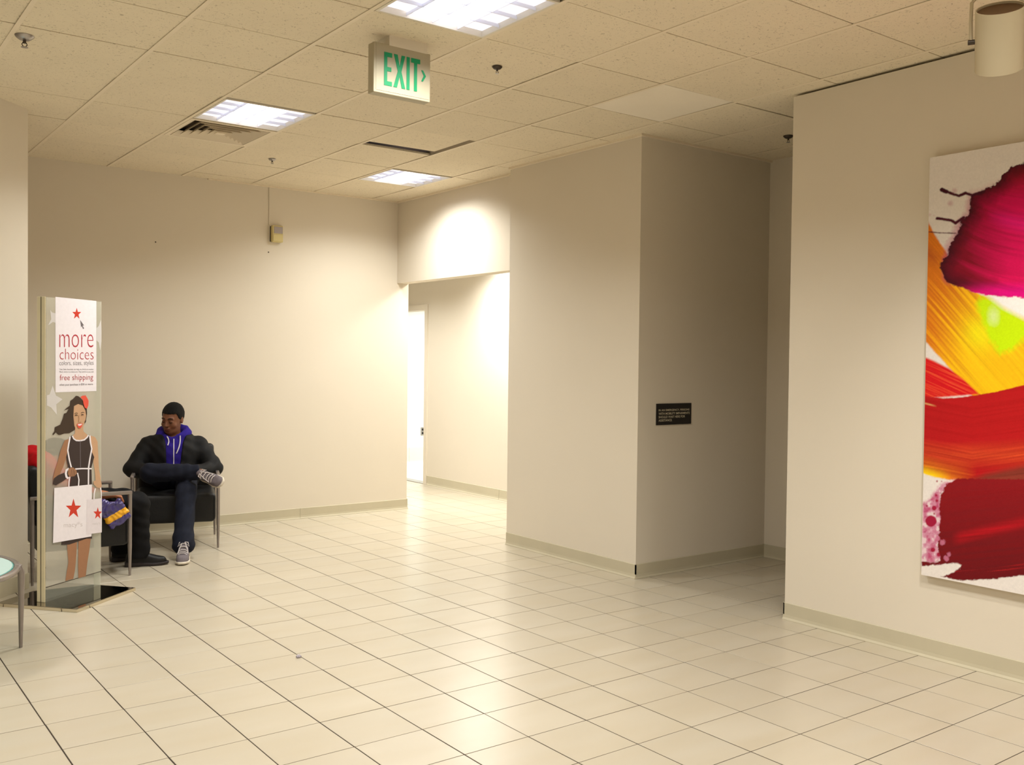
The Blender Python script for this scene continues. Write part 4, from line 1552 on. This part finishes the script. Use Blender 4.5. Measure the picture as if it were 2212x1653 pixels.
surf('trousers', trousers, (-.20, -.24, .03), (.64, .36, .66), .0095, M['black_trousers'], p2)
bmx = (M['black_shoe'], M['dark_sole'], M['black_shoe'])
shoe(p2, 'shoe', (.44, -.005, 0), (.97, -.26, 0), (0, 0, 1), bmx, laces=False)
shoe(p2, 'shoe', (.40, .215, 0), (.97, .10, 0), (0, 0, 1), bmx, laces=False)

# plastic bag held on the lap
M['bag'] = mat('violet_plastic', (62, 52, 118), 0.22, 0.6, noise=0.2, nscale=14, bump=0.5, bscale=34, coat=.4)
M['bag_band'] = mat('yellow_plastic', (236, 172, 32), 0.25, 0.5, noise=0.1, nscale=14, bump=0.4, bscale=34)
bgo = empty('plastic_bag', (1.738, 6.780, .432))
tag(bgo, 'crumpled glossy violet plastic bag with yellow band held on the lap', 'bag')
RBg = np.array(Matrix.Rotation(math.radians(-28), 3, 'Y'))


def bagd(P):
    q = P @ RBg
    d = sd_box(q, (0, 0, 0), (.078, .020, .080), .018)
    d = smin(d, sd_ell(q, (-.055, .0, .088), (.060, .022, .050)), .03)
    x, y, z = P[..., 0], P[..., 1], P[..., 2]
    return d + .006 * np.sin(70 * x + 4 * np.sin(40 * z)) * np.sin(60 * z + 3 * np.sin(50 * x))


def bandd(P):
    q = P @ RBg
    return np.maximum(bagd(P) - .0025, np.abs(q[..., 2] + .012 - .25 * q[..., 0] * 0) - .024)


surf('bag_body', bagd, (-.17, -.08, -.16), (.17, .08, .17), .006, M['bag'], bgo)
surf('yellow_band', bandd, (-.17, -.08, -.16), (.17, .08, .17), .006, M['bag_band'], bgo)

# ------------------------------------------------------------------ round glass side table at the left edge
M['glass_top'] = mat('frosted_glass', (186, 214, 210), 0.25, 0.5, noise=0.02)
M['glass_edge'] = mat('teal_glass_edge', (96, 176, 170), 0.2, 0.5, noise=0.02)
tc_ = Vector((.405, 5.498, 0))
tb = empty('side_table', tc_)
tag(tb, 'round glass-topped side table with tapered metal legs cut by the left edge', 'table')
TZ = .425
ring = [(.515 * math.cos(a), .515 * math.sin(a), TZ - .012) for a in np.linspace(0, 2 * math.pi, 49)]
MB().tube(ring, .016, 10, False).build('ring_frame', M['chair_metal'], tb, True)
MB().lathe([(0, TZ - .010), (.497, TZ - .010), (.497, TZ - .002), (0, TZ - .002)], n=48).build('glass_edge', M['glass_edge'], tb, True)
MB().lathe([(0, TZ - .0018), (.493, TZ - .0018), (.492, TZ + .0005), (0, TZ + .0005)], n=48).build('glass_top', M['glass_top'], tb, True)
la = math.atan2(5.408 - 5.498, .927 - .405)
for k in range(3):
    a = la + k * 2 * math.pi / 3
    c_, s_ = math.cos(a), math.sin(a)
    MB().tube([(.500 * c_, .500 * s_, TZ - .006), (.521 * c_, .521 * s_, TZ - .010), (.531 * c_, .531 * s_, TZ - .04), (.531 * c_, .531 * s_, .30), (.529 * c_, .529 * s_, 0)], [.014, .018, .017, .0155, .0085], 12).build('leg', M['chair_metal'], tb, True)

# ------------------------------------------------------------------ advertising display stand
TH = math.radians(36.5)
PA = on_z(97, 1302, .02)
ux = Vector((math.cos(TH), math.sin(TH), 0))
nn = Vector((math.sin(TH), -math.cos(TH), 0))       # faces the viewer
ds = empty('display_stand', (PA.x, PA.y, 0), TH)
tag(ds, 'tall clear advertising stand with printed woman poster on a black mirrored base', 'display stand')
PWID = (on_plane(218, 1265, PA, nn) - PA).dot(ux)
PTOP = on_plane(101, 641, PA, nn).z


def to_l(p):
    q = Vector(p) - Vector((PA.x, PA.y, 0))
    return (q.dot(ux), q.dot(-nn), q.z)


def pp(px, py, off=0.0):
    """a pixel of the print as a point on the poster sheet (local)"""
    q = on_plane(px, py, PA, nn)
    a, b, c = to_l(q)
    return (a, -off, c)


def pl(px, py):
    q = on_plane(px, py, PA, nn)
    a, b, c = to_l(q)
    return (a, c)


F_ = Vector((1.316, 5.964, 0))
R_ = Vector((1.746, 6.328, 0))
e_ = R_ - F_
v_ = Vector((-e_.y, e_.x, 0))
base_poly = [to_l(p)[:2] for p in (F_, R_, R_ + v_ * .98, F_ + v_ * .98)]
MB().prism(base_poly, lambda a, b, d: (a, b, d), 0.0, .018).build('base_plate', M['chrome'], ds)
cxb = sum(p[0] for p in base_poly) / 4
cyb = sum(p[1] for p in base_poly) / 4
bp2 = [(cxb + (a - cxb) * .985, cyb + (b - cyb) * .985) for a, b in base_poly]
MB().prism(bp2, lambda a, b, d: (a, b, d), .018, .020).build('mirror_top', M['mirror_black'], ds)
PD = .056
M['edge_channel'] = mat('cream_channel', (206, 194, 160), 0.3, 0.4, metal=.2, noise=0.05)
MB().cbox((-.004, .0, .02), (.006, PD, PTOP), .003).build('edge_channel', M['edge_channel'], ds)
MB().cbox((-.0055, PD * .42, .021), (-.003, PD * .5, PTOP - .001), .0008).build('channel_groove', M['dark_metal'], ds)
M['acrylic'] = film_mat('clear_acrylic', (226, 230, 214), 0.085, 0.05, 0.5)
M['film'] = film_mat('poster_film', (208, 202, 186), 0.42, 0.35, 0.3)
sheet = MB().box((.006, .0005, .02), (PWID, .004, PTOP)).build('acrylic_sheet', M['acrylic'], ds)
MB().box((.006, PD - .004, .02), (PWID, PD - .0005, PTOP)).build('acrylic_sheet', M['acrylic'], ds)
M['edge_light'] = film_mat('acrylic_edge', (226, 226, 206), 0.55, 0.1, 0.5)
MB().box((PWID - .004, .0042, .02), (PWID, PD - .0042, PTOP)).build('acrylic_edge', M['edge_light'], ds)
zb_ = pl(98, 1269)[1]
poster = MB().add([(.007, -.001, zb_), (PWID - .001, -.001, zb_), (PWID - .001, -.001, PTOP - .004), (.007, -.001, PTOP - .004)], [(0, 1, 2, 3)]).build('poster', M['film'], ds, fix=False)
MB().box((.007, -.0016, zb_ - .004), (PWID - .001, .0, zb_)).build('poster_edge', M['dark_metal'], ds)

PR = {}


def pm_(key, rgb_, op=1.0):
    if key not in PR:
        PR[key] = film_mat('print_' + key, rgb_, op) if op < 1 else mat('print_' + key, rgb_, 0.5, 0.2, noise=0.03, nscale=40)
    return PR[key]


def clip_x(p):
    return (min(max(p[0], .008), PWID - .002), p[1])


_lay = [0.0016]


def pr_poly(name, pts, material, scale=None):
    """flat print piece from outline points; pieces lie in order on the sheet"""
    _lay[0] += .00012
    off = _lay[0]
    P2_ = [clip_x(pl(*p)) for p in pts]
    cu = bpy.data.curves.new(name, 'CURVE')
    cu.dimensions = '2D'
    cu.fill_mode = 'BOTH'
    s = cu.splines.new('POLY')
    s.points.add(len(P2_) - 1)
    for i, p in enumerate(P2_):
        s.points[i].co = (p[0], p[1], 0, 1)
    s.use_cyclic_u = True
    ob = bpy.data.objects.new(name, cu)
    COL.objects.link(ob)
    me = bpy.data.meshes.new_from_object(ob.evaluated_get(bpy.context.evaluated_depsgraph_get()))
    bpy.data.objects.remove(ob)
    vs = [(v.co.x, -off, v.co.y) for v in me.vertices]
    fs = [list(p.vertices) for p in me.polygons]
    bpy.data.meshes.remove(me)
    return MB().add(vs, fs).build(name, material, poster, fix=False)


def pr_line(name, pts, w, material):
    """printed line of width w px"""
    P2_ = [Vector(p) for p in pts]
    left, right = [], []
    for i, p in enumerate(P2_):
        t = (P2_[min(i + 1, len(P2_) - 1)] - P2_[max(i - 1, 0)]).normalized()
        nrm = Vector((-t.y, t.x)) * w / 2
        left.append(tuple(p + nrm))
        right.append(tuple(p - nrm))
    return pr_poly(name, left + right[::-1], material)


def star(cx, cy, r, rot=0.0, sx=1.0):
    return [(cx + sx * r * (1 if k % 2 == 0 else .40) * math.sin(rot + k * math.pi / 5), cy - r * (1 if k % 2 == 0 else .40) * math.cos(rot + k * math.pi / 5)) for k in range(10)]


def za(pts, ox, oy, s):
    return [(ox + a / s, oy + b / s) for a, b in pts]


def A(pts):
    return za(pts, 0, 600, 4.131)


def B(pts):
    return za(pts, 100, 840, 8.264)


def C3(pts):
    return za(pts, 40, 920, 8.265)


def D(pts):
    return za(pts, 0, 980, 3.756)


wht = pm_('white', (236, 230, 236))
vio = pm_('pale_star', (240, 236, 240), .55)
red = pm_('red', (206, 62, 44))
skn = pm_('skin', (198, 158, 124))
skd = pm_('skin_deep', (160, 116, 86))
blk = pm_('dark', (62, 50, 48))
hrp = pm_('hair', (66, 52, 42))
cor = pm_('coral', (226, 88, 70))
gry = pm_('grey', (112, 104, 108))
pal = pm_('faint', (206, 198, 200))
crm = pm_('crimson', (176, 44, 58))
pr_poly('printed_star', A([(447, 288), (462, 310), (500, 320), (500, 405), (470, 395), (428, 425), (455, 370)]), vio)
pr_poly('printed_star', A([(898, 378), (904, 470), (922, 480), (922, 550), (908, 560), (892, 650), (880, 580), (861, 560), (861, 450), (880, 430)]), vio)
pr_poly('printed_star', A([(468, 965), (497, 1052), (555, 1085), (500, 1130), (505, 1222), (455, 1160), (417, 1140), (417, 1050), (440, 1043)]), vio)
pr_poly('printed_card', A([(492, 171), (858, 208), (858, 1012), (493, 1024)]), wht)
pr_poly('printed_star', star(165.1, 678.2, 13.2, 0, .78), red)
pr_poly('printed_arrow', A([(712, 376), (748, 428), (735, 427), (748, 454), (738, 459), (727, 432), (720, 444)]), gry)


def pr_text(body, x0, x1, y0, y1, material, shift=0.0, bold=0.0):
    """shift: rise of the right end in px (perspective of the sheet)"""
    _lay[0] += .00012
    off = _lay[0]
    vs, fs = text_mesh(body, (0, 1, 0, 1), lambda a, b: (a, b, 0), bold=bold)
    out = []
    for a, b, _ in vs:
        x = x0 + a * (x1 - x0)
        y = y1 + b * (y0 - y1) + shift * a
        u, z = pl(x, y)
        out.append((u, -off, z))
    return MB().add(out, fs).build('lettering', material, poster, fix=False)


def zx(v):
    return v / 4.131


def zy(v):
    return 600 + v / 4.131


pr_text('more', zx(527), zx(830), zy(506), zy(622), crm, bold=-.016)
pr_text('choices', zx(530), zx(832), zy(634), zy(730), crm, bold=-.016)
pr_text('colors, sizes, styles', zx(527), zx(832), zy(742), zy(794), gry, -.8, -.008)
pr_text('Your Sales Associate can help you find it at another', zx(527), zx(832), zy(811), zy(828), gry)
pr_text("Macy's store or at macys.com. Then send it to you with", zx(527), zx(832), zy(833), zy(850), gry)
pr_text('free shipping', zx(530), zx(828), zy(866), zy(932), crm, -1.2, -.010)
pr_text('when your purchase is $50 or more.', zx(527), zx(828), zy(946), zy(970), gry, -1.5)

pr_poly('printed_leg', D([(540, 690), (622, 680), (618, 780), (612, 880), (604, 950), (592, 1015), (527, 1034), (538, 960), (552, 880), (542, 780)]), skd)
pr_poly('printed_leg', D([(634, 680), (736, 660), (722, 780), (706, 880), (692, 995), (632, 1012), (630, 880)]), skd)
pr_poly('printed_skirt', D([(497, 700), (540, 680), (740, 640), (744, 690), (735, 690), (700, 690), (560, 738), (495, 742)]), blk)
pr_poly('printed_hair', B([(520, 125), (470, 180), (420, 215), (410, 300), (345, 350), (308, 388), (390, 360), (350, 430), (305, 445), (285, 530), (240, 640), (140, 688), (135, 760), (96, 812), (120, 828), (160, 780), (200, 822), (240, 826), (310, 800), (400, 796), (500, 735), (520, 700), (690, 610), (700, 570), (720, 440), (715, 350), (660, 230), (600, 160), (560, 130)]), hrp)
pr_poly('printed_neck', B([(510, 660), (650, 640), (655, 760), (730, 830), (800, 850), (780, 920), (700, 980), (470, 980), (430, 870), (500, 800)]), skn)
pr_poly('printed_face', B([(485, 310), (560, 272), (640, 300), (690, 390), (702, 480), (690, 560), (660, 650), (615, 720), (575, 765), (525, 745), (492, 660), (475, 490)]), skn)
pr_poly('printed_arm', B([(320, 920), (410, 890), (395, 1000), (380, 1120), (340, 1250), (290, 1400), (205, 1580), (105, 1630), (145, 1450), (195, 1300), (245, 1100)]), skd)
pr_poly('printed_arm', B([(780, 835), (860, 862), (905, 940), (920, 1200), (932, 1450), (962, 1600), (945, 1680), (870, 1650), (860, 1500), (825, 1260), (785, 1060)]), skn)
pr_poly('printed_arm', C3([(620, 940), (700, 880), (830, 830), (900, 800), (900, 900), (790, 985), (660, 1062), (600, 1045)]), blk)
pr_poly('printed_dress', C3([(940, 168), (1000, 250), (1090, 268), (1180, 245), (1240, 162), (1268, 172), (1282, 370), (1302, 470), (1342, 560), (1292, 740), (1300, 1052), (1240, 1062), (900, 1085), (925, 900), (870, 720), (840, 560), (868, 450), (918, 205)]), blk)
for ln in ([(910, 195), (885, 330), (868, 440), (900, 620), (932, 742)], [(1262, 172), (1275, 300), (1298, 410), (1262, 600), (1240, 745), (1238, 1050)], [(950, 180), (975, 230), (1020, 262), (1090, 266), (1165, 250), (1215, 205), (1238, 165)], [(1000, 772), (1120, 764), (1295, 765)]):
    pr_line('printed_trim', C3(ln), 3.0, wht)
pr_line('printed_zip', C3([(1090, 265), (1092, 500), (1095, 745)]), 1.2, gry)
pr_line('printed_cuff', C3([(890, 765), (845, 790), (832, 850), (845, 915), (880, 938)]), 4.5, wht)
pr_poly('printed_hand', C3([(880, 765), (960, 740), (1020, 790), (1032, 850), (985, 900), (940, 905), (900, 910), (868, 860)]), skd)
for s in ((935, 780, 925, 900), (965, 780, 958, 895), (995, 800, 985, 890)):
    pr_line('printed_finger_line', C3([(s[0], s[1]), (s[2], s[3])]), .6, blk)
pr_poly('printed_hand', D([(752, 222), (812, 214), (822, 250), (816, 285), (780, 275), (755, 250)]), skn)
pr_poly('printed_flower', B([(596, 150), (640, 120), (668, 126), (682, 110), (715, 160), (742, 215), (738, 300), (712, 358), (672, 335), (650, 262), (640, 200)]), cor)
pr_line('printed_brow', B([(490, 445), (520, 430), (550, 440)]), 1.0, hrp)
pr_line('printed_brow', B([(605, 435), (635, 418), (665, 425)]), 1.0, hrp)
pr_line('printed_eye', B([(495, 475), (520, 468), (545, 476)]), 1.8, hrp)
pr_line('printed_eye', B([(610, 468), (632, 460), (652, 466)]), 1.8, hrp)
pr_line('printed_nose', B([(565, 470), (572, 540), (560, 590), (590, 605), (605, 590)]), .9, skd)
pr_poly('printed_lips', B([(530, 630), (580, 622), (632, 615), (622, 670), (590, 708), (560, 700), (540, 670)]), cor)
pr_poly('printed_teeth', B([(545, 636), (585, 630), (622, 624), (612, 648), (580, 660), (555, 655)]), wht)
pr_poly('printed_earring', B([(672, 580), (692, 560), (698, 575), (680, 608)]), hrp)
pr_line('printed_handle', C3([(882, 1085), (885, 1000), (900, 910)]), 2.6, wht)
pr_line('printed_handle', C3([(1055, 1072), (1062, 960), (1036, 840)]), 2.6, wht)
pr_poly('printed_bag', D([(433, 279), (738, 250), (735, 672), (422, 726)]), wht)
pr_poly('printed_star', star(156.6, 1099.5, 22.5, 0, .78), red)
pr_text("macy*s", 135.5, 176, 1129, 1142.5, pal, -2.0)
pr_line('printed_handle', D([(754, 372), (757, 320), (766, 282)]), 2.6, wht)
pr_line('printed_handle', D([(817, 366), (816, 320), (808, 276)]), 2.6, wht)
pr_poly('printed_bag', D([(698, 376), (836, 358), (836, 635), (693, 656)]), pm_('white_shade', (226, 218, 224)))
pr_poly('printed_star', star(209, 1109.5, 14.0, 0, .72), red)
pr_text("macy*s", 197.5, 214.5, 1129, 1135, pal, -1.0)

# ------------------------------------------------------------------ litter on the floor
M['paper'] = mat('scrap_paper', (176, 168, 176), 0.8, 0.1, noise=0.1)
q = on_z(645, 1421, 0)
sc_ = surf('paper_scrap', lambda P: sd_ell(P, (0, 0, .006), (.014, .009, .008)) + .003 * np.sin(420 * P[..., 0]) * np.sin(380 * P[..., 1] + 2) * np.sin(300 * P[..., 2]), (-.022, -.018, -.004), (.022, .018, .018), .0022, M['paper'])
sc_.location = (q.x, q.y, 0)
tag(sc_, 'tiny crumpled grey paper scrap lying on a floor joint', 'litter')
